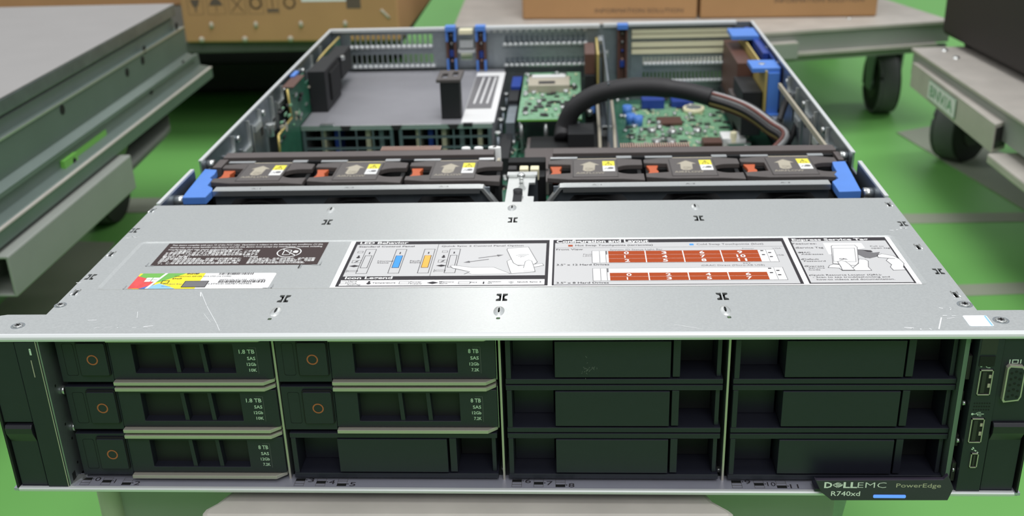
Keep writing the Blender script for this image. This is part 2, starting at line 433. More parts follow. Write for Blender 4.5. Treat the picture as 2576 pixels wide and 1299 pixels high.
L.t('Dell', 430, 584, 545, 570, l=7, bold=.02)
L.t('Product Key:', 310, 655, 560, 640, 'inkgrey', l=7)
L.t('H-3TXCD-GKPBT-PDMK6', 870, 652, 1450, 637, l=7)
L.t('Microsoft', 285, 682, 405, 673, 'sticknavy', l=7)
L.t('00FT2-076-431-030   XZ1-13686', 1040, 600, 1630, 584, 'inkgrey', l=7)
L.fr(X0+14.8, X0+18.6, 56.2, 59.6, .35, 'labelink', 7)
L.r(600, 608, 850, 688, 'inkgrey', 7); a = L.P(600, 612); c = L.P(850, 688); L.fr(a.x, c.x, c.y, a.y, .3, 'labelink', 8)
random.seed(2)
for (u0, u1, v0, v1) in ((1050, 1480, 503, 524), (1040, 1630, 602, 626)):
    a = L.P(u0, v0); c = L.P(u1, v1); x = a.x
    xe = L.P(u1, v0).x
    while x < xe:
        w = random.choice((.15, .3, .45)); L.rr(x, x+w, c.y, a.y, 'labelink', 7); x += w+random.choice((.2, .3, .5))
obj('licence_sticker', L, cover, label='white, yellow, red and green sticker with bar codes')
for (px, py) in ((372, 668), (328, 727), (800, 668), (676, 726), (757, 672)):
    pass
b = MB()
for (xa, ya, sx) in ((-189.6, 78.4, 1), (-97.2, 78.4, -1), (-190.6, 50.0, 1), (-115.6, 50.4, -1)):
    sliver(b, [(xa+sx*4, ya-.3), (xa, ya-.3), (xa, ya+4)], .5, 'steel_bright', LZ+.2)
sliver(b, [(-107.7, 74.3), (-107.7, 78.4)], .6, 'chip', LZ+.2); sliver(b, [(-106.8, 74.3), (-106.8, 78.4)], .4, 'steel_bright', LZ+.2)
obj('label_corner_stop', b, cover)

# long service label: white strip, LED panel
L = LB(840, 560, 4.33)
L.rr(-86.4, 201.2, 50.1, 109.4, 'labelwhite', 1)
A0, A1, B0, B1 = -83.8, 21.6, 51.2, 108.9
L.rr(A0, A1, B0, B1, 'labelink', 2)
L.rr(A0+1.6, A1-1.6, 63.2, 104.3, 'labelgrey', 3); L.rr(A0+1.6, A1-1.6, B0+.9, 58.6, 'labelwhite', 3)
L.t('LED Behavior', 285, 238, 808, 216, 'labelwhite', 4, .03)
L.t('Standard Control Panel', 272, 274, 875, 260, l=4, bold=.02)
L.t('Quick Sync 2 Control Panel Option', 1172, 268, 2065, 254, 'labelink', l=4, bold=.01)
L.t('Icon Legend', 117, 620, 632, 595, 'labelwhite', 4, .03)
p = L.P(1143, 252); q_ = L.P(1063, 577); L.rr(p.x-.3, p.x, 63.2, 104.3, 'inkgrey', 4)
def ledbar(uc_t, vt, uc_b, vb, fill=None):
    a = L.P(uc_t, vt); c = L.P(uc_b, vb); xm = (a.x+c.x)/2
    L.fr(xm-2.9, xm+2.9, c.y, a.y, .3, 'labelink', 4)
    ya = a.y-(a.y-c.y)*.27; yb = c.y+(a.y-c.y)*.22
    L.fr(xm-1.9, xm+1.9, yb, ya, .3, 'labelink', 5)
    if fill: L.rr(xm-1.6, xm+1.6, yb+.3, ya-.3, fill, 6)
    L.text('i', xm-.5, a.y-(a.y-c.y)*.2, None, 2.4, 'labelink', 2, L.z(5), .05)
    return xm
ledbar(402, 295, 303, 560); ledbar(735, 295, 650, 557, 'ledblue'); ledbar(1045, 292, 970, 555, 'ledorange')
xm = ledbar(1320, 290, 1262, 552)
L.t('Normal', 475, 430, 642, 418, l=4, bold=.01); L.t('State', 468, 448, 595, 437, l=4, bold=.01)
L.t('Fault', 828, 428, 940, 415, l=4, bold=.01); L.t('State', 822, 446, 945, 434, l=4, bold=.01)
for du in (0, 925):
    for k, (u, v) in enumerate(((290, 325), (268, 378), (248, 428), (222, 478), (205, 532))):
        if du: u = (1210, 1195, 1185, 1170, 1160)[k]; v -= 5
        p = L.P(u, v)
        if k == 0: L.fr(p.x-1.5, p.x+1.5, p.y-1.3, p.y+1.2, .3, 'inkgrey', 4)
        if k == 1: L.cyl((p.x, p.y-.8, L.z(3)), 2, 1.0, .05, 'labelink', 12); L.rr(p.x-.5, p.x+.5, p.y-.4, p.y+1.8, 'labelink', 4)
        if k == 2: L.fr(p.x-2.4, p.x+2.4, p.y-1.8, p.y+1.6, .3, 'inkgrey', 4); sliver(L, [(p.x+.8, p.y+1.1), (p.x-.5, p.y), (p.x+.5, p.y), (p.x-.8, p.y-1.2)], .4, 'labelink', L.z(4))
        if k == 3: L.add([(p.x-2.8, p.y, L.z(4)), (p.x, p.y-1.4, L.z(4)), (p.x+2.8, p.y, L.z(4)), (p.x, p.y+1.4, L.z(4))], [(0, 1, 2, 3)], 'labelink')
        if k == 4: L.fr(p.x-2.6, p.x+2.6, p.y-.9, p.y+.9, .3, 'inkgrey', 4); sliver(L, [(p.x-3.2, p.y+1.4), (p.x-3.2, p.y-1.6)], .4, 'inkgrey', L.z(4))
def arrow(u0, v0, u1, v1, hs):
    a = L.P(u0, v0); c = L.P(u1, v1); d = Vector((c.x-a.x, c.y-a.y)).normalized(); n_ = Vector((-d.y, d.x))
    e = Vector((c.x, c.y))-d*hs; sliver(L, [(a.x, a.y), (e.x, e.y)], .8, 'inkgrey', L.z(4))
    L.add([(c.x, c.y, L.z(4)), (e.x+n_.x*hs*.4, e.y+n_.y*hs*.4, L.z(4)), (e.x-n_.x*hs*.4, e.y-n_.y*hs*.4, L.z(4))], [(0, 1, 2)], 'inkgrey')
arrow(1680, 404, 1408, 440, 3.4); arrow(1583, 390, 1850, 355, 3.4)
# hand with tablet
ph = [(1895, 288), (2120, 272), (2215, 435), (2190, 455), (2140, 470), (2000, 470), (1955, 445), (1885, 300)]
hand = [(1885, 425), (1940, 398), (1965, 450), (2010, 475), (2080, 468), (2090, 430), (2150, 420), (2175, 460), (2270, 450), (2285, 470), (2180, 490), (2190, 540), (1930, 560), (1900, 480)]
L.q(hand, 'labelwhite', 5); L.ln(hand+hand[:1], .3, 'inkgrey', 6)
L.q(ph, 'labelwhite', 7); L.ln(ph+ph[:1], .35, 'inkgrey', 8)
thumb = [(2065, 500), (2085, 430), (2120, 415), (2155, 425), (2175, 480), (2190, 535), (2060, 535)]
L.q(thumb, 'labelwhite', 9); L.ln(thumb[:6], .3, 'inkgrey', 10)
for k in range(3): L.ln([(1985+k*25, 365+k*10), (2040, 353+k*12), (2125-k*25, 355+k*12)], .3, 'inkgrey', 9)
arm = [(1270, 478), (1290, 470), (1500, 495), (1740, 492), (1920, 562), (1500, 568), (1460, 540), (1280, 495)]
L.q(arm, 'labelwhite', 7); L.ln(arm[:5], .3, 'inkgrey', 8); L.ln([(1270, 480), (1290, 500), (1480, 540), (1420, 566)], .3, 'inkgrey', 8)
for (s_, u0, vb, u1, vt) in (('Hard', 150, 652, 245, 640), ('Drive', 140, 670, 245, 659), ('Activity', 135, 688, 290, 676), ('Temperature', 415, 668, 668, 655), ('Power', 830, 657, 955, 645),
                             ('Supply', 825, 675, 960, 664), ('Memory', 1148, 656, 1310, 644), ('Bank', 1148, 673, 1240, 662), ('PCI', 1483, 662, 1555, 650), ('System', 1680, 653, 1820, 642),
                             ('ID', 1675, 670, 1720, 659), ('Quick Sync 2', 1995, 657, 2258, 643)):
    L.t(s_, u0, vb, u1, vt, l=5, bold=.012)
for k, u in enumerate((100, 380, 765, 1075, 1420, 1630, 1930)):
    p = L.P(u, 660)
    if k in (0, 2, 4): w = (1.6, 2.6, 3)[k//2]; L.fr(p.x-w, p.x+w, p.y-1.4, p.y+1.4, .3, 'inkgrey', 5)
    elif k == 1: L.cyl((p.x, p.y-.8, L.z(4)), 2, 1.1, .05, 'labelink', 12); L.rr(p.x-.5, p.x+.5, p.y-.4, p.y+2, 'labelink', 5)
    elif k == 3: L.add([(p.x-3, p.y, L.z(5)), (p.x, p.y-1.5, L.z(5)), (p.x+3, p.y, L.z(5)), (p.x, p.y+1.5, L.z(5))], [(0, 1, 2, 3)], 'labelink')
    elif k == 5: L.text('i', p.x-.4, p.y-1.2, None, 2.6, 'labelink', 2, L.z(5), .05)
    else:
        for j in range(3): L.ln([(u-30+j*10, 652+j*8), (u, 646+j*8), (u+30-j*10, 652+j*8)], .3, 'inkgrey', 5)
# configuration panel
L.c = lambda u, v: (1360+u/3.68, 560+v/3.68)
C0, C1, D0, D1 = 23.6, 145.6, 51.2, 108.9
L.rr(C0, C1, D0, D1, 'labelink', 2); L.rr(C0+1.0, C1-1.6, D0+.6, 104.3, 'labelgrey', 3)
L.t('Configuration and Layout', 147, 191, 1000, 166, 'labelwhite', 4, .03)
L.rr(C0+1, C1-1.6, 97.6, 97.8, 'inkgrey', 4)
L.r(255, 210, 298, 225, 'terra', 4); L.t('Hot Swap Touchpoints (terracotta)', 322, 222, 1040, 208, l=4, bold=.012)
L.r(1375, 198, 1418, 213, 'ledblue', 4); L.t('Cold Swap Touchpoints (blue)', 1445, 211, 2065, 196, 'inkgrey', l=4, bold=.012)
L.t('Front View', 145, 260, 392, 246, l=4, bold=.012); L.t('System ID Status Light Bar', 642, 261, 1132, 247, 'inkgrey', l=4)
L.t('Power', 1868, 248, 1980, 238, 'inkgrey', l=4); L.t('VGA', 2145, 246, 2228, 236, 'inkgrey', l=4); L.t('USB', 2172, 309, 2255, 298, 'inkgrey', l=4)
L.t('Fault', 395, 303, 482, 292, 'inkgrey', l=4); L.t('LEDs', 392, 318, 488, 308, 'inkgrey', l=4)
L.t('3.5" x 12 Hard Drives', 147, 402, 636, 387, l=4, bold=.014); L.t('EST', 1878, 385, 1950, 374, 'inkgrey', l=4)
L.t('iDRAC Direct (Micro-AB USB)', 1490, 406, 2078, 392, 'inkgrey', l=4)
L.t('3.5" x 8 Hard Drives', 145, 570, 632, 554, l=4, bold=.014)
for (v0, v1, rows, nums, ua, ub) in ((268, 374, 3, [(0, 1, 2), (3, 4, 5), (6, 7, 8), (9, 10, 11)], 623, 2035), (470, 540, 2, [(0, 1), (2, 3), (4, 5), (6, 7)], 637, 2115)):
    a = L.P(ua, (v0+v1)/2); c = L.P(ub, (v0+v1)/2-6); xa, xb = a.x, c.x; yt = L.P(ua, v0).y; yb = L.P(ua, v1).y
    yt2 = yt if rows == 3 else L.P(ua, 430).y
    L.rr(xa-8.3, xb+8.5, yb-.5, yt2+.5, 'inkgrey', 4); L.rr(xa-8.0, xb+8.2, yb-.2, yt2+.2, 'labelwhite', 5)
    for xx in (xa-4.4, xa-1.2): L.rr(xx, xx+.3, yb, yt2, 'inkgrey', 6)
    L.rr(xa-1.1, xa-.2, yt2-4.5, yt2, 'inkgrey', 7)
    w = (xb-xa)/4
    for i in range(4):
        L.rr(xa+i*w+.3, xa+(i+1)*w-.3, yb, yt, 'terra', 6)
        for r_ in range(rows):
            h = (yt-yb)/rows; y = yt-(r_+1)*h
            if r_: L.rr(xa+i*w+.3, xa+(i+1)*w-.3, y+h-.06, y+h+.06, 'labelwhite', 7)
            s_ = str(nums[i][r_]); ww = 2.6 if len(s_) == 1 else 4.6
            L.text(s_, xa+(i+.5)*w-ww/2, y+h*.14, None if s_ == '1' else ww, h*.66, 'white', 2, L.z(8), .02)
    for j in range(4):
        L.rr(xb+1+(j % 2)*3.6, xb+2.6+(j % 2)*3.6, yt2-1.6-j*2.6, yt2-.5-j*2.6, 'labelink', 7)
    L.rr(xb+3.8, xb+4.0, yb, yt2, 'inkgrey', 7)
# express service panel
L.c = lambda u, v: (1970+u/6.779, 590+v/6.779)
E0, E1 = 148.2, 198.8
L.rr(E0, E1, 51.4, 108.9, 'labelink', 2); L.rr(E0+.9, E1-.9, 52.3, 104.3, 'labelgrey', 3)
L.t('Express Service Tag', 155, 112, 1460, 78, 'labelwhite', 4, .03)
for (s_, u0, vb, u1, vt) in (('Features:', 165, 175, 575, 152), ('Service Tag', 245, 243, 690, 218), ('MAC', 285, 323, 470, 302), ('Addresses', 310, 353, 690, 333), ('Default', 345, 438, 615, 416),
                             ('Password', 360, 470, 730, 450), ('Express', 405, 556, 705, 536), ('Service', 440, 586, 715, 568), ('Code', 440, 618, 640, 600),
                             ('Quick Resource Locator (QRL):', 485, 710, 1690, 686), ('- Scan to see troubleshooting and', 510, 746, 1830, 724), ('how-to videos and documentation.', 580, 785, 1920, 762),
                             ('Pull to', 1490, 215, 1720, 195), ('open tag', 1505, 246, 1830, 226)):
    L.t(s_, u0, vb, u1, vt, 'labelink' if s_[0] != 'P' or s_ == 'Password' else 'inkgrey', 4, .008)
for (u, v) in ((215, 235), (255, 315), (310, 430), (368, 548), (445, 702)):
    L.ln([(u+20, v-9), (u, v), (u+25, v+9)], .35, 'labelink', 4)
def shape(pts, m='labelwhite', l=5, w=.35): L.q(pts, m, l); L.ln(pts+pts[:1], w, 'inkgrey', l+1)
L.q([(680, 152), (1330, 150), (1395, 235), (1260, 260), (1280, 345), (780, 345)], 'labelwhite', 4)
shape([(1275, 265), (1360, 268), (1530, 320), (1640, 310), (1600, 380), (1480, 408), (1400, 400), (1280, 345)], 'inkgrey', 5)
L.q([(1350, 268), (1500, 280), (1530, 305), (1440, 300)], 'labelink', 7)
shape([(1605, 360), (1680, 335), (1880, 370), (1990, 430), (2060, 500), (2050, 560), (2090, 610), (1880, 615), (1830, 560), (1850, 520), (1760, 450), (1790, 415), (1900, 420), (1620, 395)])
shape([(1290, 425), (1400, 430), (1450, 460), (1455, 560), (1510, 618), (1010, 620), (960, 580), (770, 570), (790, 535), (850, 515), (940, 520)])
shape([(820, 205), (840, 195), (1220, 190), (1262, 225), (1285, 500), (1240, 535), (1130, 535), (850, 500)], l=7)
L.ln([(845, 245), (1215, 240), (1245, 475), (865, 470), (845, 245)], .25, 'inkgrey', 9)
L.t('QRL', 965, 438, 1105, 416, 'labelink', 9, .02)
shape([(930, 475), (980, 458), (1060, 470), (1130, 520), (1220, 618), (1010, 618), (985, 560)], l=10)
L.ln([(1290, 425), (1280, 500), (1190, 580)], .3, 'inkgrey', 11)
L.t('HHP7D', 2230, 842, 2330, 834, 'inkgrey', 4)
obj('service_label', L, cover, label='long white label strip with black title bars, terracotta drive diagrams and hand drawings')

# --- chassis metal
b = MB()
b.box(-217, 217, 12, 679, -88, -86.8, 'steel_dark')
b.box(-241, 241, -.6, 12, -85.6, -84.2, 'shelf'); b.box(-217, 217, 9, 12, -88, -85.6, 'shelf')
obj('base_pan', b, srv)
b = MB(); b.prism([(-1.6, -84.2), (-1.0, -83.6), (0.5, -83.6), (0.5, -86.0), (-.8, -86.0), (-1.5, -85.4)], 0, -238, 238, 'lip')
obj('bottom_lip', b, srv)
for sx in (-1, 1):
    b = MB(); X = sx*217; xi = sx*215.6
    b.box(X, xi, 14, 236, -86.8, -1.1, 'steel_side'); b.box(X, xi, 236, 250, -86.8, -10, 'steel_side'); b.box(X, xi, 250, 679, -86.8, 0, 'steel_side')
    b.box(X+sx*.3, xi-sx*.9, 250, 679, -.3, .8, 'lip')
    b.box(X+sx*.3, xi-sx*.6, 170, 234, -1.2, .2, 'lip')
    # pressed steps and slots
    for k, (y, z) in enumerate(((300, -14), (340, -22), (372, -12), (410, -26), (446, -14), (500, -20), (560, -16), (600, -28))):
        b.box(xi-sx*2.4, xi, y, y+18, z-5, z, 'steel'); b.box(xi-sx*2.4, xi, y+16, y+18, z, -3, 'steel'); b.box(xi-sx*.4, xi, y+20, y+26, z-14, z-4, 'chip'); b.box(xi-sx*1.5, xi, y-6, y-3, z-20, z+3, 'steel_bright')
    for y in (262, 330, 400, 470, 540): b.cyl((xi-sx*2.5, y, -9), 0, 2.6, 2.6*sx, 'silver', 12)
    b.cyl((xi-sx*6, 196, -8), 0, 3.6, 6*sx, 'silver', 14); b.cyl((xi-sx*5, 262, -6), 0, 3.2, 5*sx, 'silver', 14)
    obj('side_wall', b, srv)
# rear wall with expansion slots
def rearplate(x0, x1, z0, z1, rows, nslot, xs0, xs1, m='steel_dark'):
    b = MB(); c = MB(); b.box(x0, x1, 677.5, 679, z0, z1, m)
    w = (xs1-xs0)/nslot
    for (za, zb) in rows:
        for i in range(nslot): c.box(xs0+i*w+.8, xs0+(i+1)*w-.8, 670, 690, za, zb, m)
    o = obj('slot_cover', b, srv, cutter=c)
    return o
rear = MB(); c = MB()
rear.box(-217, 217, 679, 680.5, -86.8, 0, 'steel_dark'); c.box(-199, -105, 670, 690, -40, -4, 'chip'); c.box(-38, 52, 670, 690, -42, -8, 'chip'); c.box(98, 196, 670, 690, -62, -30, 'chip'); c.box(-82, -70, 670, 690, -34, -24, 'chip')
rw = obj('rear_wall', rear, srv, cutter=c)
b = MB(); b.box(-215, -97, 674, 681, -2, .6, 'lip'); b.box(-42, 56, 681, 683, -60, -4, 'steel_side'); b.box(-55, 62, 672, 681, -2, 1, 'lip'); b.box(66, 80, 674, 681, -2, 1, 'lip'); b.box(91, 200, 672, 681, -1, 1.5, 'lip')
b.box(-82, -68, 668, 681, -5, -1, 'cream')
b.box(-82, -68, 672, 679, -20, -12, 'steel'); b.box(-84, -66, 672, 679, -25, -22, 'lip')
for k in range(16): b.box(-54+k*6.6, -50+k*6.6, 671, 673, -4.5, -2.5, 'silver')
obj('top_rim', b, rw)
rearplate(-206, -97, -41, -2, ((-16.5, -6), (-36, -26.5)), 16, -197, -110)
rearplate(-48, 60, -46, -3, ((-21, -9), (-43, -32)), 16, -36, 48)
rearplate(94, 200, -68, -30, ((-43, -34), (-60, -50)), 22, 106, 192)
for (xa, xb, z, n_) in ((-198, -110, -17.8, 16), (-196, -108, -38.4, 16), (-38, 50, -17.5, 16), (-37, 49.5, -39.3, 16), (107, 193, -40.5, 20), (112, 191, -58.6, 20)):
    b = MB(); b.box(xa, xb, 673, 677.4, z-1.4, z+.6, 'steel_bright')
    for i in range(n_): b.ball((xa+(i+.5)*(xb-xa)/n_, 673.5, z), 2.4, 'lip', .9, 8)
    obj('slot_lip', b, srv)
for z in (-7, -12, -21, -28):
    b = MB(); b.box(95, 196, 675, 678, z-2.4, z+2.4 if z < -15 else z+1.6, 'cream' if z < -6.5 else 'steel')
    obj('blank_slot_bar', b, srv)
for i, (x, z0, z1) in enumerate(((-90.5, -42, 3.6), (-59.8, -44, 3.4), (85.2, -56, 2))):
    t = MB(); w = 5.2
    t.box(x-w, x+w, 665, 676, z1-5, z1, 'blue')
    lo = 'brown'
    for sx in (-1, 1):
        t.box(x+sx*w, x+sx*(w-2.2), 667, 675, z1-16, z1-5, 'blue' if i < 2 else 'brown'); t.box(x+sx*w, x+sx*(w-2.4), 668, 675, z0+12, z1-16, lo)
        t.box(x+sx*w, x+sx*(w-2.2), 667, 675, z0, z0+12, 'blue' if i < 2 else 'brown')
    t.box(x-w, x+w, 675, 677, z0, z1-5, 'chip' if i == 0 else 'brown')
    for k in range(4): t.ball((x, 673, z1-10-k*9), 1.6, ('tan', 'silver', 'blue_dark', 'copper')[k], 1, 8)
    t.box(x-2.4, x+2.4, 672, 675, z0+13, z0+20, 'blue_dark')
    obj('slot_latch', t, srv, bevel=.4, label='blue slot latch' if i < 2 else 'brown slot latch with blue cap')
# bay dividers, bay back
for i, x in enumerate((-105.2, 0.1, 104.9)):
    b = MB(); b.box(x-.5, x+.5, 9, 150, -84.2, -3.5, 'steel_dark'); b.box(x-.5, x+.5, 8.2, 9, -84.2, -3.5, 'trim')
    b.cyl((x+.5, 30, -20), 0, 1.3, .15, 'silver', 10); b.cyl((x+.5, 30, -44), 0, 1.3, .15, 'silver', 10); b.cyl((x-.9, 16, -84.2), 2, 1.2, 2, 'silver', 10)
    obj('bay_divider', b, srv)
b = MB(); b.box(-216, 216, 160, 162, -86.5, -1.2, 'black_deep'); obj('backplane', b, srv)
# right bay cheek
b = MB(); b.prism([(207.4, 4), (209.4, 4), (209.4, 60), (207.4, 60)], 2, -84.2, -1.2, 'railgreen'); obj('bay_cheek', b, srv)
# --- left ear
ear = obj('left_ear', MB().box(-223.4, -213.6, -.2, 16, -84.8, -3.5, 'black').box(-240.5, -223.9, 4, 16, -86, -1.2, 'black_soft').box(-213.6, -213.1, -.3, 0.2, -84.2, -3.2, 'trim')
          .box(-239.5, -238.3, -.4, 8, -86, -3.6, 'black_soft'), srv, bevel=.25)
b = MB(); b.box(-238, -223.9, .4, 4, -47, -3.6, 'black'); obj('latch_cover', b, ear, bevel=.3)
b = MB(); b.box(-237.4, -224.3, .9, 4, -84.4, -53, 'black'); b.prism([(.9, -58), (-1.4, -52.5), (-1.6, -49.5), (-.6, -48), (4, -48), (4, -60)], 0, -237.4, -224.3, 'gloss_black'); obj('release_latch', b, ear, bevel=.3)
b = MB(); b.box(-213.1, -212.3, 0.5, 30, -84, -3.2, 'steel_dark')
for z in (-30, -52, -62, -76): b.box(-212.3, -212.2, 4+(-z % 7), 5.2+(-z % 7), z-1.2, z, 'black_deep')
b.box(-212.3, -212.1, 3.4, 6.4, -82.5, -78.5, 'black_deep'); b.cyl((-212.4, 12, -36), 0, 2.2, 1.8, 'silver', 12); b.cyl((-212.4, 14, -58), 0, 2.2, 1.8, 'silver', 12)
b.prism([(-212.2, 0), (-207.8, 9), (-212.2, 9)], 2, -84.1, -82.6, 'steel')
obj('ear_side_plate', b, ear)
b = MB(); p = U(80, 893, 1, -.3); b.text('i', p.x-1, p.z, None, 3.2, 'hd_text', 1, -.35, .06); b.box(-217.3, -216.9, -.3, -.2, -22, -13, 'tan'); obj('indicator_mark', b, ear)
# --- right ear
ear = obj('right_ear', MB().box(211.6, 222.4, -.2, 16, -84.8, -3.5, 'black').box(222.4, 240.5, 4, 16, -86, -1.2, 'black_soft').box(222.6, 238.5, .6, 4, -46, -3.6, 'black').box(239, 240, -.4, 8, -86, -3.6, 'black_soft'), srv, bevel=.25)
b = MB(); b.box(223, 237.6, .9, 4, -84.4, -53, 'black'); b.prism([(.9, -56), (-1.6, -51), (-1.6, -47.5), (-.6, -46), (4, -46), (4, -58)], 0, 223.2, 237.4, 'gloss_black'); obj('release_latch', b, ear, bevel=.3)
def PY(px, py, y=-.2): p = U(px, py, 1, y); return p.x, p.z
def port(name, cx, cz, w, h, parent, kind):
    b = MB()
    for a in ((cx-w, cx+w, cz+h-.4, cz+h), (cx-w, cx+w, cz-h, cz-h+.4), (cx-w, cx-w+.4, cz-h, cz+h), (cx+w-.4, cx+w, cz-h, cz+h)): b.box(a[0], a[1], -.9, 1, a[2], a[3], 'trim')
    b.box(cx-w+.4, cx+w-.4, -.4, -.3, cz-h+.4, cz+h-.4, 'black_deep')
    if kind == 'usb': b.box(cx-w*.55, cx+w*.05, -.7, -.3, cz-h+1, cz+h-1, 'chip'); b.box(cx+w*.45, cx+w-.5, -.65, -.3, cz-h*.4, cz-h*.1, 'tan'); b.box(cx+w*.45, cx+w-.5, -.65, -.3, cz+h*.35, cz+h*.6, 'tan')
    else: b.box(cx-.5, cx+.3, -.7, -.3, cz-h+1, cz+h-1, 'chip')
    return obj(name, b, parent)
x, z = PY(2477, 962); port('usb_port', x, z, 2.9, 6.4, ear, 'usb')
x, z = PY(2455, 1083); port('usb_port', x, z, 2.9, 6.4, ear, 'usb')
x, z = PY(2449, 1158); port('micro_usb_port', x, z, 1.7, 3.9, ear, 'm')
b = MB(); x, z = PY(2548, 962, .5); x = min(x, 233.3)
b.prism([(x-3.6, z-9.3), (x+2.9, z-8.4), (x+3.8, z-6.4), (x+3.8, z+7.4), (x+2.6, z+9), (x-3.2, z+9.4), (x-4.2, z+8.2), (x-4.2, z-8.2)], 1, -1.6, 1, 'trim')
b.prism([(x-3.0, z-8.4), (x+2.4, z-7.6), (x+3.1, z-6.0), (x+3.1, z+7.0), (x+2.2, z+8.2), (x-2.8, z+8.6), (x-3.5, z+7.6), (x-3.5, z-7.6)], 1, -1.75, -1.5, 'black')
for i in range(3):
    for j in range(5): b.cyl((x-2.1+i*1.9, -1.85, z-6.2+j*3+(i % 2)*.8), 1, .62, .2, 'black_deep', 8)
obj('vga_port', b, ear)
b = MB()
x, z = PY(2470, 1023)
for i in range(7):
    for j in range(3): b.cyl((x-3.4+i*1.1, -.3, z-1.8+j*1.7), 1, .38, .15, 'black_deep', 8)
x, z = PY(2488, 876); b.box(x-3.4, x+3.6, -.35, -.2, z-3, z+4.5, 'chip'); b.box(x-3.2, x+3.4, -.6, -.2, z-9, z-4, 'black_deep')
for (px, py) in ((2483, 921), (2460, 1042)):   # trident marks
    x, z = PY(px, py); sliver(b, [(x-2.6, z), (x+2.4, z)], .35, 'hd_text', -.35, 1); sliver(b, [(x-1.2, z), (x-.2, z+.9), (x+1, z+.9)], .3, 'hd_text', -.35, 1); sliver(b, [(x-.6, z), (x+.3, z-.9), (x+1.4, z-.9)], .3, 'hd_text', -.35, 1)
    b.cyl((x-2.5, -.4, z), 1, .55, .1, 'hd_text', 10)
x, z = PY(2454, 1133); sliver(b, [(x-1.3, z+1.4), (x-.8, z+.2), (x+.6, z-.7), (x+1.3, z-1.6)], .6, 'hd_text', -.35, 1); sliver(b, [(x-1.8, z+.6), (x-.8, z+.2)], .5, 'hd_text', -.35, 1)
x, z = PY(2554, 910, .5); x = min(x, 235); b.box(x-1.4, x+1.4, .4, .5, z-1, z+1, 'hd_text'); b.box(x-.9, x+.9, .3, .4, z-.6, z+.6, 'black'); b.box(x-2.6, x-2.1, .4, .5, z-1, z+1, 'hd_text'); b.box(x+2.1, x+2.6, .4, .5, z-1, z+1, 'hd_text')
obj('port_symbol', b, ear)
b = MB()   # clutter in the gap beside the right ear
for (z0, z1) in ((-9, -4), (-26, -14), (-44, -34), (-62, -56), (-80, -70)): b.box(209.6, 211.2, 3+(-z0 % 5), 9, z0, z1, 'chip')
for z in (-38, -58, -74): b.cyl((209.8, 3.5, z), 0, 1.1, 1.2, 'silver', 10)
obj('side_cable_clip', b, srv)
# --- slot number marks on the shelf
SZ = -84.12
for g, (xa, nums) in enumerate(((U(205, 1212, 2, SZ).x, (0, 1, 2)), (U(745, 1208, 2, SZ).x, (3, 4, 5)), (U(1289, 1208, 2, SZ).x, (6, 7, 8)), (U(1839, 1210, 2, SZ).x, (9, 10, 11)))):
    b = MB()
    for k, n_ in enumerate(nums):
        x = xa+k*10.5; yc = 5.8
        for j in range(3):
            y = yc+2.4-j*2.0
            if j == k: b.box(x, x+4.6, y-1.9, y, SZ-.1, SZ+.03, 'black_deep')
            else: sliver(b, [(x, y-.1), (x+4.6, y-.1), (x+4.6, y-1.9), (x, y-1.9), (x, y-.1)], .22, 'inkgrey', SZ+.03)
        y = yc+1.3-k*1.6
        b.add([(x+5.0, y-.5, SZ+.03), (x+5.8, y, SZ+.03), (x+5.0, y+.5, SZ+.03)], [(0, 1, 2)], 'labelink')
        b.text(str(n_), x+6.2, y-1.7, 2.9 if n_ < 10 and n_ != 1 else (None if n_ == 1 else 3.9), 3.2, 'labelink', 2, SZ+.03)
    obj('slot_number_marks', b, srv)
# --- information tag
b = MB(); P = [U(*p, 1, -4) for p in ((2050, 1206), (2066, 1240), (2092, 1260), (2384, 1260), (2399, 1230), (2386, 1196))]
b.prism([(p.x, p.z) for p in P]+[(P[5].x-2, -74.5), (P[0].x+1, -75.2)], 1, -4, -1.8, 'tagblack')
b.box(P[0].x+1, P[5].x-2, -1.8, 5.5, -83, -81.5, 'black')
itag = obj('information_tag', b, srv, bevel=.5)
b = MB()
def tt(s_, pxl, pyb, pxr, pyt, m='white', bold=0.):
    a = U(pxl, pyb, 1, -4.08); c = U(pxr, pyb, 1, -4.08); h = U(pxl, pyt, 1, -4.08).z-a.z
    b.text(s_, a.x, a.z, c.x-a.x, h, m, 1, -4.08, bold)
tt('D', 2073, 1228, 2093, 1214, bold=.03); tt('LL', 2121, 1228, 2156, 1214, bold=.03); tt('EMC', 2157, 1228, 2229, 1214, bold=-.012)
tt('PowerEdge', 2254, 1227, 2367, 1217, 'tan', .01); tt('R740xd', 2090, 1248, 2163, 1236.5, bold=.01)
e0 = U(2095, 1221, 1, -4.08); e1 = U(2121, 1221, 1, -4.08); sx_ = e1.x-e0.x
def EE(pts, m='white', w=.38): sliver(b, [(e0.x+u*sx_, e0.z+v*2.6) for u, v in pts], w, m, -4.08, 1)
EE([(.0, .0), (.5, .55), (1.0, .0), (.5, -.55), (.0, .0)]); EE([(.3, .12), (.62, .38)]); EE([(.36, -.1), (.8, .22)]); EE([(.42, -.32), (.9, .02)])
a = U(2196, 1253, 1, -4.08); c = U(2279, 1246, 1, -4.08)
b.prism(rrect(a.x, c.x, a.z, c.z, .55, 4), 1, -4.3, -4.0, 'statusblue')
obj('tag_lettering', b, itag)

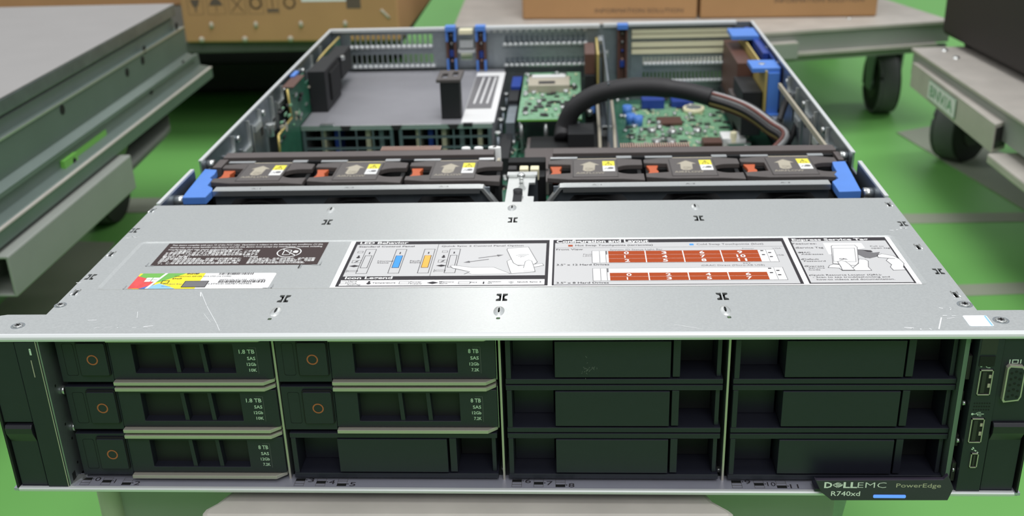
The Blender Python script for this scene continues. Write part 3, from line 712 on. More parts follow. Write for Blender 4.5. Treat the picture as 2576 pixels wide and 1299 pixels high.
# ------------------------------------------------------------------ hard drives and blanks
COLX = (-208.4, -104.0, 1.0, 105.6); ROWZ = (-30.4, -56.7, -83.0)
DW = 102.6
def drive_parts(t, x, z, txt):
    # body with a real window
    b = MB(); c = MB(); b.box(x+25.4, x+DW-.4, 7, 30, z+3.2, z+23.4, 'black'); c.box(x+36.5, x+84.5, 2, 26, z+6.4, z+21.8, 'black_soft')
    face = obj('bezel', b, t, cutter=c, bevel=.3)
    b = MB()
    for xx in (x+57.2, x+70.4): b.prism([(xx-1, z+6.4), (xx+1, z+6.4), (xx+.2, z+21.8), (xx-1.6, z+21.8)], 1, 7.5, 12, 'black')
    b.box(x+36.5, x+84.5, 25, 26.2, z+6.4, z+21.8, 'black_deep')
    for i in range(11):
        for j in range(3): b.ring((x+41+i*4+(j % 2)*2, 24.9, z+9+j*4.6), 1, 1.2, 1.6, 'chip')
    b.box(x+52, x+80, 20, 24, z+9.8, z+10.2, 'steel_dark'); b.box(x+60, x+66, 19, 20, z+8.6, z+11, 'steel_dark'); b.box(x+56, x+58, 19, 20, z+9, z+10.6, 'tan'); b.box(x+73, x+78, 19, 20, z+10.2, z+10.9, 'silver'); b.box(x+61, x+64, 18, 19, z+9.6, z+10.4, 'silver'); b.box(x+80, x+82, 19, 20, z+10, z+10.6, 'silver')
    obj('vent_grille', b, face)
    b = MB()
    for k, (s_, w, h) in enumerate(((txt[0], 7.4 if len(txt[0]) > 4 else 4.8, 2.1), (txt[1], 3.9, 1.7), (txt[2], 4.4, 1.6), (txt[3], 3.6, 1.6))):
        b.text(s_, x+94.6-w, z+16.8-k*3.1-(.3 if k else 0), w, h, 'hd_text', 1, 6.95, .015)
    sliver(b, [(x+92, z+19.9), (x+95.4, z+19.9), (x+95.4, z+6.2)], .12, 'inkgrey', 6.95, 1)
    obj('capacity_mark', b, face)
    b = MB()   # bright top and bottom rails with chamfered right end
    for za in (z+24.0, z+.9):
        b.prism([(x+25.6, 4.6), (x+97.5, 4.6), (x+DW-.6, 8.5), (x+DW-.6, 12), (x+25.6, 12)], 2, za, za+1.9, 'trim')
    obj('trim_rail', b, t, bevel=.25)
    b = MB(); b.box(x, x+25.2, 7.4, 30, z+1.4, z+25.2, 'black'); b.box(x+DW-.4, x+DW, 9, 60, z+1.5, z+24.5, 'silver')
    b.box(x+25, x+DW, 12, 140, z+1, z+25, 'black_soft')
    sliver(b, [p for p in rrect(x+3, x+8.4, z+5, z+22, 1)]+[(x+8.4, z+21)], .14, 'black_deep', 7.3, 1)
    body = obj('carrier_body', b, t, bevel=.3)
    b = MB(); b.prism(rrect(x+10, x+24.6, z+5.2, z+23.6, 1), 1, 6.3, 7.5, 'black_deep'); b.prism(rrect(x+10.6, x+24.2, z+5.8, z+23, .8), 1, 5.6, 7.4, 'black'); 
    bt = obj('release_button', b, t, bevel=.3)
    b = MB(); b.ring((x+17.4, 5.5, z+14.3), 1, 2.05, 2.7, 'ring'); obj('release_ring', b, bt, label='orange ring')
T18 = ('1.8 TB', 'SAS', '12Gb', '10K'); T8 = ('8 TB', 'SAS', '12Gb', '7.2K')
for (ci, ri, txt, lab) in ((0, 0, T18, 'black 1.8 TB hard drive carrier at the top of the leftmost column'), (0, 1, T18, 'black 1.8 TB hard drive carrier in the middle of the leftmost column'),
                           (0, 2, T8, 'black 8 TB hard drive carrier at the bottom of the leftmost column'), (1, 0, T8, 'black 8 TB hard drive carrier at the top of the second column'),
                           (1, 1, T8, 'black 8 TB hard drive carrier in the second column, directly above a blank')):
    t = thing('hard_drive', lab, 'hard drive', (COLX[ci], 7, ROWZ[ri]), 'hard drives in the server front')
    drive_parts(t, COLX[ci], ROWZ[ri], txt)
bx, bz = COLX[1], ROWZ[2]
t = thing('drive_blank', 'plain black drive blank at the bottom of the second column, under two hard drives', 'drive blank', (bx, 7, bz), 'blank fillers in the empty drive bays')
def bp(a, a1, y0, y1, z0, z1, m='black'): return (bx+a, bx+a1, y0, y1, bz+z0, bz+z1, m)
b = MB(); b.box(*bp(1.5, 101.5, 7, 140, 23.2, 26.0)); b.box(*bp(1.5, 101.5, 7, 140, .3, 3.0)); b.box(*bp(1.8, 4.2, 7, 60, 3, 23.2)); b.box(*bp(98.6, 100.6, 9, 60, 3, 23.2)); b.box(*bp(4.2, 98.6, 34, 60, 3, 23.2))
b.box(*bp(4.2, 23.6, 20, 34, 3, 23.2, 'black')); b.box(*bp(82, 98.6, 24, 34, 3, 23.2, 'black_soft'))
obj('blank_frame', b, t, bevel=.3)
b = MB(); b.box(*bp(24.4, 77.4, 6.6, 26, 4, 22.8)); obj('blank_panel', b, t, bevel=.3)
b = MB(); b.box(*bp(78.4, 81.8, 7.2, 30, 3.9, 23)); obj('blank_fin', b, t, bevel=.3)
for (ci, ri, lab) in ((2, 0, 'black drive blank with a pale scuff, at the top of the third column'), (2, 1, 'black drive blank in the middle of the third column'), (2, 2, 'black drive blank at the bottom of the third column, above marks 6 7 8'),
                      (3, 0, 'black drive blank at the top of the rightmost column'), (3, 1, 'black drive blank in the middle of the rightmost column'), (3, 2, 'black drive blank at the bottom of the rightmost column, behind the information tag')):
    d = dup(t, (COLX[ci], 7, ROWZ[ri]), lab, 'blank fillers in the empty drive bays')
    if (ci, ri) == (2, 0):
        b = MB(); random.seed(9)
        for k in range(26):
            x = COLX[2]+40+random.gauss(0, 2.2); z = ROWZ[0]+8+random.gauss(0, 2.0); l = random.uniform(.2, .8); sliver(b, [(x, z), (x+l*random.uniform(-1, 1), z+l)], .16, 'inkgrey', 6.55, 1)
        o = obj('scuff_mark', b, d)
        o.location = (0, 0, 0)

# ------------------------------------------------------------------ fan cage and fans
cage = thing('fan_cage', 'silver fan cage rail with blue levers across the open server', 'fan cage', (0, 207, -86))
for (xa, xb, s_) in ((-196, -16, 0), (20, 194, 1)):
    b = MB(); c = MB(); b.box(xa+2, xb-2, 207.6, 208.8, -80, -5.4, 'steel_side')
    for k in range(3):
        xc = xa+30+k*(60 if s_ == 0 else 58); c.prism([(xc-19, -82+4), (xc-27, -40), (xc-21, -18), (xc-15, -11), (xc+15, -11), (xc+21, -18), (xc+27, -40), (xc+19, -78)], 1, 200, 215, 'chip')
    o = obj('grille_plate', b, cage, cutter=c)
    b = MB(); b.box(xa+(2 if s_ == 0 else 8), xb-(8 if s_ == 0 else 2), 204.4, 212, -5.6, -4.6, 'steel'); b.box(xa+(2 if s_ == 0 else 8), xb-(8 if s_ == 0 else 2), 203.6, 204.6, -8, -4.6, 'steel_bright')
    sgn = 1 if s_ == 0 else -1; xe = xb if s_ == 0 else xa
    b.prism([(xe-sgn*11, -4.6), (xe-sgn*6, -4.8), (xe+sgn*1, -14), (xe+sgn*4, -18), (xe+sgn*4, -19.6), (xe+sgn*0, -16), (xe-sgn*7, -6.2)], 1, 204, 212, 'steel')
    for k in range(3):
        x = xa+26+k*(60 if s_ == 0 else 58); b.text('%s-%d' % ('A', k+1), x, 207, 6, 1.6, 'labelink', 2, -4.5)
    obj('top_rail', b, cage)
for (nm, xa, xb) in (('left', -207, -19.5), ('right', 20.5, 210)):
    b = MB(); b.box(xa, xb, 270, 281, -9, -4, 'bargrey'); b.box(xa+2, xb-2, 268, 270.4, -22, -6.5, 'black_soft'); b.box(xa, xb, 281, 283, -60, -4.6, 'black_soft')
    obj('air_baffle', b, cage, bevel=.4)
b = MB()
LV = ((515.5, 425), (545.6, 427), (540, 437), (528, 447), (534, 450), (522, 466), (534, 472), (534, 478), (516.5, 496), (458, 497), (468, 483))
P = [U(*p, 2, -4) for p in LV]; b.prism([(p.x, p.y) for p in P], 2, -9, -4, 'blue'); obj('lever', b, cage, bevel=.5, label='blue lever on the left')
b = MB(); RV = ((2093.5, 406.6), (2126.5, 405), (2167, 480), (2111, 482), (2093.5, 456), (2109, 448), (2099, 437.6), (2105, 431), (2097, 418))
P = [U(*p, 2, -4) for p in RV]; b.prism([(p.x, p.y) for p in P], 2, -9, -4, 'blue'); obj('lever', b, cage, bevel=.5, label='blue lever on the right')
for (xa, xb) in ((-209, -203), (207.5, 211)):
    b = MB(); b.box(xa, xb, 204, 286, -40, -12, 'black_soft'); b.box(xa, xb, 252, 269, -12, -5, 'bargrey'); obj('lever_housing', b, cage)
# middle bracket
mb_ = thing('center_bracket', 'pale metal bracket with a screw post between the two groups of fans', 'bracket', (2, 200, -86))
b = MB(); c = MB()
q0 = U(1276, 448, 2, -7); q1 = U(1352, 433, 2, -5); q2 = U(1318, 458, 2, -6); q3 = U(1346, 492, 2, -6)
b.box(q0.x+1, q1.x-1, 170, q0.y, -8, -6.4, 'steel'); b.box(q0.x, q1.x, q0.y-1, q1.y, -6.2, -4.6, 'steel'); b.box(q0.x, q1.x, q1.y-1.4, q1.y, -84, -6, 'steel_side'); b.box(q0.x+1, q0.x+2.4, 180, q0.y, -60, -8, 'steel_side')
c.box(q3.x-4.6, q3.x-.6, q3.y, q2.y, -20, 2, 'steel'); c.box(q0.x+6.5, q0.x+12.5, 168, 184, -20, 2, 'steel')
obj('bracket_plate', b, mb_, cutter=c, bevel=.4)
b = MB(); p = U(1304, 466, 2, -3); b.cyl((p.x, p.y-8, -14), 2, 2.9, 11, 'black_soft', 16); b.prism(rrect(p.x-2.6, p.x+2.6, p.y-30, p.y-8, 1), 2, -6.2, -4.6, 'black_soft'); p = U(1311, 441, 2, -1); b.cyl((p.x, p.y, -6), 2, 1.4, 5, 'silver', 12); b.ball((p.x, p.y, -1.4), 2.7, 'silver', .8); obj('screw_post', b, mb_)
for i, px in enumerate((1289, 1318, 1345)):
    p = U(px, 422, 2, -8); b = MB(); b.box(p.x-2.9, p.x+2.9, p.y-3, p.y+4.5, -16, -8, 'chip' if i == 0 else 'cream'); obj('cable_connector', b, mb_, bevel=.6)
p0_ = U(1270, 414, 2, -10); p1_ = U(1350, 395, 2, -10)
b = MB(); b.box(-10, 15.5, p0_.y-8, p0_.y+5, -76, -16, 'black_soft'); b.box(-10, 15.5, p0_.y+5, p1_.y, -76, -10, 'black_deep')
obj('connector_base', b, mb_, bevel=.6)
# fans
FW = 63.0
fx0 = -202.0
def fan_at(name_x): return (name_x, 218, -86)
fan = thing('fan_module', 'dark grey fan module beside the left blue lever, first from the left', 'fan', (fx0, 218, -86), 'cooling fans across the server')
b = MB(); c = MB()
b.prism([(fx0+.6, 222), (fx0+14, 219), (fx0+48, 219), (fx0+FW-.6, 216.4), (fx0+FW-.6, 256), (fx0+50, 259), (fx0+12, 259), (fx0+.6, 256)], 2, -8, -4.6, 'fangrey')
c.prism([(fx0-4, 228), (fx0+15.5, 231), (fx0+15.5, 248), (fx0-4, 250)], 2, -20, 5, 'black_deep')
pts = [(fx0+FW-8+10.5*math.cos(a), 237+9*math.sin(a)) for a in [math.radians(90+k*15) for k in range(13)]]+[(fx0+FW+5, 229), (fx0+FW+5, 246)]
c.prism(pts, 2, -20, 5, 'black_deep')
obj('handle_plate', b, fan, cutter=c, bevel=.5)
b = MB(); b.box(fx0+1.6, fx0+FW-1.6, 222, 252, -84, -24, 'black_soft'); b.box(fx0+1.6, fx0+4, 220, 258, -24, -8, 'black_deep'); b.box(fx0+FW-4, fx0+FW-1.6, 220, 258, -24, -8, 'black_deep'); b.box(fx0+4, fx0+FW-4, 246, 250, -24, -8, 'black_deep')
obj('fan_housing', b, fan)
b = MB(); b.prism([(fx0+17, 222.4), (fx0+46, 222.4), (fx0+46, 256), (fx0+17, 256)], 2, -4.6, -4.3, 'fangrey_label')
zz = -4.24
def up(pts, m, l=0): b.add([(fx0+x, y, zz+l*.05) for x, y in pts], [tuple(range(len(pts)))], m)
up([(21.4, 245.4), (24.0, 245.4), (23.4, 235), (25, 233), (29, 233), (31, 235), (31.6, 245.4), (34.4, 245.4), (28, 252)], 'tan')
sliver(b, [(fx0+25.2, 236.6), (fx0+27, 235.2), (fx0+28.6, 236.8), (fx0+30.4, 235.6)], .4, 'fangrey', zz+.06); sliver(b, [(fx0+25.4, 239), (fx0+30.4, 238.4)], .4, 'fangrey', zz+.06)
b.text('AIRFLOW', fx0+19, 228, 18.5, 3.2, 'tan', 2, zz)
for sx in (17.3, 45.7): sliver(b, [(fx0+sx, 223), (fx0+sx, 255)], .35, 'chip', zz)
obj('airflow_label', b, fan)
b = MB(); b.box(fx0+36.4, fx0+44.2, 243, 252.6, -4.3, -4.2, 'yellow'); b.box(fx0+36.4, fx0+44.2, 232.6, 243, -4.3, -4.2, 'white')
sliver(b, [(fx0+38, 244.4), (fx0+40.3, 250.6), (fx0+42.6, 244.4), (fx0+38, 244.4)], .4, 'labelink', -4.14); sliver(b, [(fx0+40.3, 249), (fx0+40.3, 246)], .4, 'labelink', -4.14)
b.cyl((fx0+41.6, 238.4, -4.2), 2, 2.0, .08, 'inkgrey', 10); sliver(b, [(fx0+37.4, 236), (fx0+38.6, 239), (fx0+39.8, 236)], .5, 'inkgrey', -4.14)
obj('warning_sticker', b, fan, label='yellow and white warning sticker')
b = MB(); b.prism([(fx0+1.2, 230), (fx0+9.0, 230.8), (fx0+9.4, 237), (fx0+8.2, 240), (fx0+9.8, 248), (fx0+2, 248), (fx0+3.4, 241), (fx0+3.6, 236)], 2, -12, -6, 'orange'); obj('latch_button', b, fan, bevel=.4, label='orange latch button')
b = MB(); b.box(fx0+2, fx0+20, 259.4, 263, -6, -4.4, 'steel_bright'); b.box(fx0+20, fx0+46, 259.6, 261, -6, -5, 'tan'); b.box(fx0+46, fx0+56, 259.4, 264, -6, -4.4, 'steel_bright'); b.box(fx0+4, fx0+54, 258.6, 259.8, -30, -6, 'black_deep'); obj('rear_handle', b, fan)
b = MB(); b.cyl((fx0+31, 219.5, -46), 1, 28.5, 2.4, 'black_deep', 32); 
for k in range(7):
    a = 2*math.pi*k/7; a2 = a+.5
    b.add([(fx0+31+9*math.cos(a), 218.4, -46+9*math.sin(a)), (fx0+31+26*math.cos(a), 218.9, -46+26*math.sin(a)), (fx0+31+26*math.cos(a2), 216.6, -46+26*math.sin(a2)), (fx0+31+9*math.cos(a2), 217.2, -46+9*math.sin(a2))], [(0, 1, 2, 3)], 'black')
b.cyl((fx0+31, 214.5, -46), 1, 9, 5, 'black_soft', 20); obj('impeller', b, fan)
for xf, lab in ((fx0+63.6, 'dark grey fan module second from the left'), (fx0+127.2, 'dark grey fan module third from the left, just left of the center bracket'),
                (17.2, 'dark grey fan module just right of the center bracket, fourth from the left'), (80.2, 'dark grey fan module fifth from the left'), (143.2, 'dark grey fan module beside the right blue lever, last of the row')):
    dup(fan, (xf, 218, -86), lab)

# ------------------------------------------------------------------ board and parts behind the fans
random.seed(11)
b = MB(); b.box(-214, 214, 292, 676, -80.5, -78.5, 'pcb'); board = obj('main_board', b, srv)
b = MB(); z0 = -78.5
def comps(b, x0, x1, y0, y1, z0, n):
    for k in range(n):
        x = random.uniform(x0, x1); y = random.uniform(y0, y1); r = random.random()
        if r < .35: b.box(x, x+random.uniform(1, 3), y, y+random.uniform(1, 3), z0, z0+random.uniform(.5, 1.6), random.choice(('tan', 'silver', 'cream', 'pcb_light')))
        elif r < .55: b.box(x, x+random.uniform(3, 8), y, y+random.uniform(3, 7), z0, z0+1.2, 'chip')
        elif r < .7: b.cyl((x, y, z0), 2, random.uniform(1.4, 2.6), random.uniform(2, 5), 'silver', 10)
        else:
            l = random.uniform(4, 14); sliver(b, [(x, y), (x+l*random.choice((-1, 0, 1)), y+l*random.choice((-1, 0, 1)))], .5, 'pcb_light', z0+.1)
comps(b, 80, 196, 500, 670, z0, 420); comps(b, -30, 0, 400, 520, z0, 60); comps(b, -200, -160, 400, 470, z0, 40)
b.box(88, 182, 505, 655, z0, z0+.3, 'pcb_light')
o = obj('surface_components', b, board); o['kind'] = 'stuff'
def bpx(b, px0, px1, py0, py1, z, h, m):
    """a block standing on the board whose top face fills the given patch of the photo"""
    a = U(px0, py1, 2, z+h); c = U(px1, py0, 2, z+h); b.box(a.x, c.x, a.y, c.y, z, z+h, m)
b = MB(); bpx(b, 1655, 1712, 293, 311, z0, 3, 'brown'); obj('chip_package', b, board)
b = MB(); bpx(b, 1720, 1765, 245, 268, z0, 2, 'pcb_light'); p = U(1745, 270, 2, z0+5); b.cyl((p.x, p.y, z0), 2, 10.5, 5, 'cream', 24); b.cyl((p.x, p.y, z0+5), 2, 8, .3, 'silver', 24); obj('coin_battery', b, board)
b = MB(); bpx(b, 1818, 1868, 330, 349, z0, 9, 'white'); obj('white_socket', b, board, bevel=.5)
b = MB(); bpx(b, 1615, 1668, 238, 252, z0, 10, 'blue_dark'); obj('blue_socket', b, board, bevel=.5)
b = MB(); bpx(b, 1690, 1740, 240, 255, z0, 7, 'blue_dark'); obj('blue_socket', b, board, bevel=.5)
for px, py in ((1587, 287), (1605, 292), (1578, 266)):
    b = MB(); p = U(px, py, 2, z0+10); b.cyl((p.x, p.y, z0), 2, 4.6, 10, 'blue', 14)
    obj('blue_capacitor', b, board)
for px, py in ((1640, 322), (1692, 325), (1652, 350), (1755, 322), (1690, 352)):
    b = MB(); p = U(px, py, 2, z0+8); b.cyl((p.x, p.y, z0), 2, 4.0, 8, 'silver', 16)
    obj('metal_capacitor', b, board)
b = MB(); bpx(b, 1770, 1812, 345, 360, z0, 8, 'brown'); obj('power_inductor', b, board); b = MB(); bpx(b, 1832, 1884, 352, 362, z0, 6, 'silver'); obj('edge_header', b, board)
# green strip left of the shroud
b = MB(); a = U(1268, 395, 2, -70); c = U(1310, 318, 2, -70); b.box(a.x, c.x, a.y-20, c.y, -72, -70, 'pcb'); comps(b, a.x+1, c.x-1, a.y, c.y, -70, 30); obj('side_board_strip', b, board)

# metal cage (left rear)
mc = thing('metal_cage', 'wide grey metal cage with smooth top and gridded front, left rear of the server', 'metal cage', (-120, 475, -80), None)
b = MB(); b.box(-205, -36, 476, 672, -44.4, -43, 'greysheet'); b.box(-205, -203.8, 478, 672, -78, -44.4, 'greysheet'); b.box(-37.4, -36, 478, 672, -78, -44.4, 'greysheet'); b.box(-205, -36, 474.6, 476, -47, -43, 'steel')
for x in (-165, -120, -70): b.prism([(x-5, -43), (x-3, -47), (x+3, -47), (x+5, -43)], 1, 473.4, 474.8, 'chip')
b.box(-204, -38, 520, 522, -78, -45, 'black_deep'); b.box(-188, -176, 474, 480, -43, -42, 'steel_bright')
obj('top_plate', b, mc)
for (xa, xb) in ((-204.4, -123.5), (-118.5, -37)):
    b = MB(); n_ = 5; w = (xb-xa-6)/n_
    b.box(xa, xa+3, 475, 477, -78, -45, 'steel_side'); b.box(xb-3, xb, 475, 477, -78, -45, 'steel_side')
    for i in range(1, n_): b.box(xa+3+i*w-.6, xa+3+i*w+.6, 475, 476.4, -78, -45, 'steel_side')
    for z in (-45.6, -54.5, -64, -73.5): b.box(xa, xb, 475.2, 476.8, z-1, z+1, 'steel_side')
    obj('grille', b, mc)
for i, x in enumerate((-190, -178, -150, -138, -105, -94, -82, -66, -50)):
    b = MB(); b.box(x, x+4, 485, 510, -76, -50, ('cream', 'blue_dark', 'cream', 'steel_dark')[i % 4])
    obj('inner_connector', b, mc)
b = MB(); P = [U(*p, 2, -42) for p in ((1192, 183), (1266, 177), (1241, 308), (1160, 308))]
b.box(P[3].x, P[2].x+.5, P[3].y, P[0].y, -43, -42, 'labelwhite'); P2 = [U(*p, 2, -41.9) for p in ((1197, 192), (1252, 188), (1236, 271), (1172, 274))]
b.box(P2[3].x, P2[2].x, P2[3].y, P2[0].y, -42, -41.9, 'inkgrey'); 
for k in range(3): x = P2[3].x+6+k*6; sliver(b, [(x, P2[3].y+18), (x+2, P2[0].y-6)], 1.6, 'labelwhite', -41.8)
b.box(P[3].x+2, P[3].x+10, P[3].y-4, P[3].y, -45, -42.2, 'black_soft')
obj('cage_label', b, mc, label='white label with a dark picture panel')
# black tower bracket
p = U(1134, 300, 2, -43); ty = p.y; zt = U(1134, 208, 1, ty).z; xa = U(1108, 250, 1, ty).x; xb = U(1158, 250, 1, ty).x
tw = thing('black_post_clip', 'tall black plastic post clip standing on the grey cage beside the white label', 'clip', (xa, ty, -43))
b = MB(); b.box(xa, xb, ty, ty+14, -43, zt, 'black_soft'); obj('post', b, tw, bevel=.8)
b = MB(); c = MB(); b.box(xa-3, xb+1, ty-1, ty+34, zt, zt+3, 'fangrey'); c.box(xa+1, xa+6, ty+6, ty+22, zt-2, zt+8, 'chip'); c.box(xa+10, xb-3, ty+12, ty+27, zt-2, zt+8, 'chip'); obj('clip_head', b, tw, cutter=c, bevel=.5)
# left riser card
XR = -206.0
rc = thing('riser_card', 'green riser card with gold edge and black sockets along the left wall', 'circuit board', (XR, 450, -80))
edge = [(705, 386.6), (701, 341), (734, 297), (723, 224)]
Q = [U(a, c_, 0, XR) for a, c_ in edge]; Q = [(q.y, q.z) for q in Q]
Q[0] = (Q[0][0], max(Q[0][1], -78))
tops = [U(a, c_, 0, XR) for a, c_ in ((762, 177),)]; yy = tops[0].y
top_z = min(Q[3][1], -3)
prof = [(Q[0][0], -78), Q[0], Q[1], Q[2], (Q[3][0], top_z), (yy, top_z), (yy, top_z-10), (yy+40, top_z-10), (yy+70, -6), (668, -6), (668, -42.5), (480, -42.5), (470, -78)]
prof = [(a, min(z_, -3)) for a, z_ in prof]
b = MB(); b.prism(prof, 0, XR-1, XR+.6, 'pcb'); 
for i in range(1, 4): 
    (ya, za), (yb, zb) = prof[i], prof[i+1]
    b.tube([(XR-.2, ya, za), (XR-.2, yb, zb)], 1.1, 'gold', 8, 2)
b.tube([(XR-.2, prof[7][0], prof[7][1]+.4), (XR-.2, prof[8][0], prof[8][1]+.4), (XR-.2, 668, -5.6)], 1.1, 'gold', 8, 3)
rb = obj('board', b, rc)
b = MB(); random.seed(4)
for k in range(60):
    y = random.uniform(390, 650); z = random.uniform(-38, -12); b.box(XR+.6, XR+random.uniform(1.2, 3), y, y+random.uniform(2, 8), z, z+random.uniform(1, 3), random.choice(('silver', 'chip', 'tan', 'pcb_light', 'chip')))
b.cyl((XR+.6, 430, -30), 0, 4, .4, 'tan', 14)
o = obj('surface_components', b, rb); o['kind'] = 'stuff'
p = U(797, 283, 2, -43); y0 = p.y; x0 = U(772, 240, 1, y0).x; x1 = U(822, 240, 1, y0).x; z1 = min(U(797, 180, 1, y0).z, -3)
b = MB(); b.box(XR+.6, x1, y0, y0+62, -42.8, z1, 'black_soft'); b.box(x1, x1+2, y0+16, y0+58, -36, z1-5, 'black_deep'); obj('slot_socket', b, rc, bevel=.6)
b = MB(); b.box(XR+.6, XR+17, y0+70, y0+120, -30, -8, 'black_soft'); b.cyl((XR+17, y0+75, -12), 2, 3, 4, 'silver', 12); obj('slot_socket', b, rc, bevel=.6)
b = MB(); b.box(XR-6, XR+4, Q[3][0]+4, Q[3][0]+46, top_z, top_z+1.2 if top_z < -4 else top_z+1, 'brown'); b.box(XR-7, XR-3, Q[3][0]+38, Q[3][0]+56, top_z, top_z+2.4, 'blue'); b.cyl((XR+4, 372, -20), 2, 3.2, 10, 'silver', 12); obj('board_clip', b, rc, bevel=.4)
# network card
nc = thing('network_card', 'bright green daughter card with metal heat sink in the middle rear', 'circuit board', (13, 580, -78))
b = MB(); b.box(-15, 42, 494, 664, -47, -45.4, 'pcb_light'); b.box(-15, 42, 493.4, 494, -47, -45.4, 'stickgreen'); nb = obj('board', b, nc)
b = MB(); random.seed(8); comps(b, -13, 38, 497, 655, -45.4, 230); o = obj('surface_components', b, nb); o['kind'] = 'stuff'
b = MB(); a = U(1328, 221, 2, -40); c = U(1433, 196, 2, -40); b.box(a.x, c.x, a.y, c.y, -45.4, -38, 'tan'); b.box(a.x+3, c.x-4, c.y-9, c.y-1, -38, -36, 'labelwhite'); b.box(a.x+10, a.x+26, a.y+6, a.y+16, -38, -37.6, 'chip'); obj('heat_sink', b, nc, bevel=.6)
for x, y in ((-12, 500), (38, 500), (-12, 655), (38, 655), (10, 500)):
    b = MB(); b.cyl((x, y, -78.5), 2, 2, 32, 'silver', 10)
    obj('standoff', b, nc)
b = MB(); b.box(-27, -18, 560, 660, -60, -46, 'black_soft'); b.box(-26, -17, 600, 640, -46, -43, 'blue_dark'); b.box(-26, -18, 500, 560, -66, -50, 'steel_side'); b.box(-30, -20, 430, 500, -78.4, -60, 'black_soft')
for y in (470, 510, 545, 600): b.cyl((-31, y, -52), 2, 2.6, 3, 'silver', 12); b.cyl((-31, y, -78), 2, 1.4, 27, 'steel_side', 8)
obj('side_connector', b, nc)
# black shroud
sh = thing('air_shroud', 'black plastic shroud box under the start of the cable bundle', 'shroud', (30, 420, -78))
b = MB(); b.prism([(388, -78), (388, -66), (394, -62), (432, -52), (438, -60), (488, -60), (488, -78)], 0, -6, 66, 'bargrey'); obj('shroud_body', b, sh, bevel=.8)
b = MB(); b.box(-3, 64, 440, 486, -60, -58.6, 'black_deep'); b.box(30, 52, 444, 476, -58.6, -44, 'black_soft'); b.cyl((12, 400, -60.6), 2, 2.8, .8, 'black_deep', 12, ry=.5); obj('cable_socket', b, sh, bevel=.6)
# centre riser
cr = thing('riser_card', 'black and brown riser bracket standing right of the green daughter card', 'circuit board', (55, 520, -78))
b = MB(); b.box(46, 60, 556, 640, -78.4, -45, 'black_soft'); b.box(52, 60, 440, 556, -78.4, -66, 'black_deep'); obj('socket_block', b, cr, bevel=.6)
b = MB(); b.box(46, 56, 600, 650, -32, -12, 'brown'); b.box(46, 56, 596, 656, -45, -32, 'black_soft'); obj('edge_connector', b, cr, bevel=.5)
b = MB(); b.box(57.5, 59.5, 588, 664, -45, -10, 'gold'); b.box(64, 65.4, 470, 664, -60, -8, 'steel_side'); b.box(60, 64, 640, 664, -12, -8, 'steel_bright'); b.box(60, 70, 636, 650, -24, -20, 'silver'); b.box(60, 65, 480, 486, -58, -50, 'steel_bright')
for x in (57, 70): b.tube([(x, 430, -70), (x, 470, -50), (x, 560, -44)], 1.5, 'tan', 8, 3)
b.box(60, 72, 480, 484, -52, -49, 'silver'); b.ball((48, 560, -42), 3, 'silver'); b.cyl((50, 554, -60), 2, 3, 6, 'silver', 10)
for x in (60, 66): b.ball((x, 570, -42.5), 3, 'silver')
b.box(58, 74, 440, 640, -78.4, -62, 'steel_side')
obj('riser_frame', b, cr)
b = MB(); b.box(51, 55, 555.4, 556, -58, -50, 'blue'); obj('blue_mark', b, cr)
# right riser with blue holder
rr = thing('riser_card', 'right riser with bright blue holder and black sockets by the right wall', 'circuit board', (205, 560, -78))
p1 = U(1920, 160, 2, -4); yb_ = p1.y
b = MB(); a = U(1893, 172, 2, -4); c = U(1950, 150, 2, -4); b.box(a.x, min(c.x, 214), a.y, c.y, -8, -4, 'blue'); b.box(203, 213, a.y-2, a.y+10, -46, -8, 'blue'); b.box(200, 214, a.y-6, a.y+12, -50, -44, 'blue'); b.box(213, 214.6, a.y, 668, -40, -4, 'blue_dark')
b.cyl(((a.x+c.x)/2-2, (a.y+c.y)/2, -4), 2, 3, .6, 'silver', 12)
YA = a.y
a2 = U(1842, 91, 2, 0); c2 = U(1888, 70, 2, 0); b.box(a2.x, min(c2.x+4, 213), a2.y, min(c2.y, 672), -4, 0, 'blue'); b.box(207, 212, a2.y-60, 668, -16, -3, 'blue_dark')
obj('blue_holder', b, rr, bevel=.8, label='bright blue plastic holder')
b = MB(); b.box(200.6, 202.2, YA-4, 660, -60, -6, 'gold'); obj('board', b, rr)
b = MB(); b.box(183, 200, YA+4, YA+60, -66, -26, 'black_soft'); b.box(186, 200, YA+62, 660, -60, -14, 'brown'); b.box(184, 200, YA+60, 662, -76, -60, 'black_soft'); b.box(180, 186, YA+20, YA+70, -44, -40, 'bargrey'); b.cyl((178, YA+10, -78), 2, 3, 14, 'cream', 12); obj('slot_socket', b, rr, bevel=.6)

# heat sinks peeking over the baffle
for (nm, pa, pb, lab) in ((0, 955, 1107, 'row of copper coloured fins behind the left fans'), (1, 1562, 1738, 'row of copper coloured fins behind the right fans')):
    a = U(pa, 384, 2, -6) if nm == 0 else U(pa, 376, 2, -6); c = U(pb, 384, 2, -6) if nm == 0 else U(pb, 370, 2, -6)
    h = thing('fin_strip', lab, 'heat sink', (a.x, 296, -78.5), 'finned heat sinks behind the fans')
    b = MB(); b.box(a.x, c.x, 286, 296, -78.4, -12, 'bargrey'); obj('sink_base', b, h)
    b = MB(); n_ = 30; w = (c.x-a.x)/n_
    for i in range(n_): b.box(a.x+i*w, a.x+(i+.55)*w, 286.4, 296, -12, -5.6, 'copper')
    obj('fins', b, h)
pc = thing('white_plug_cluster', 'cluster of small white plugs just behind the third fan', 'plug', (-30, 292, -78.5))
for px, py in ((1171, 379), (1203, 378), (1240, 373), (1247, 381)):
    b = MB(); p = U(px, py, 2, -6); b.cyl((p.x, min(max(p.y, 289), 300), -78.4), 2, 3.2, 73.5, 'white', 14, ry=.8)
    obj('white_plug', b, pc, bevel=.5)
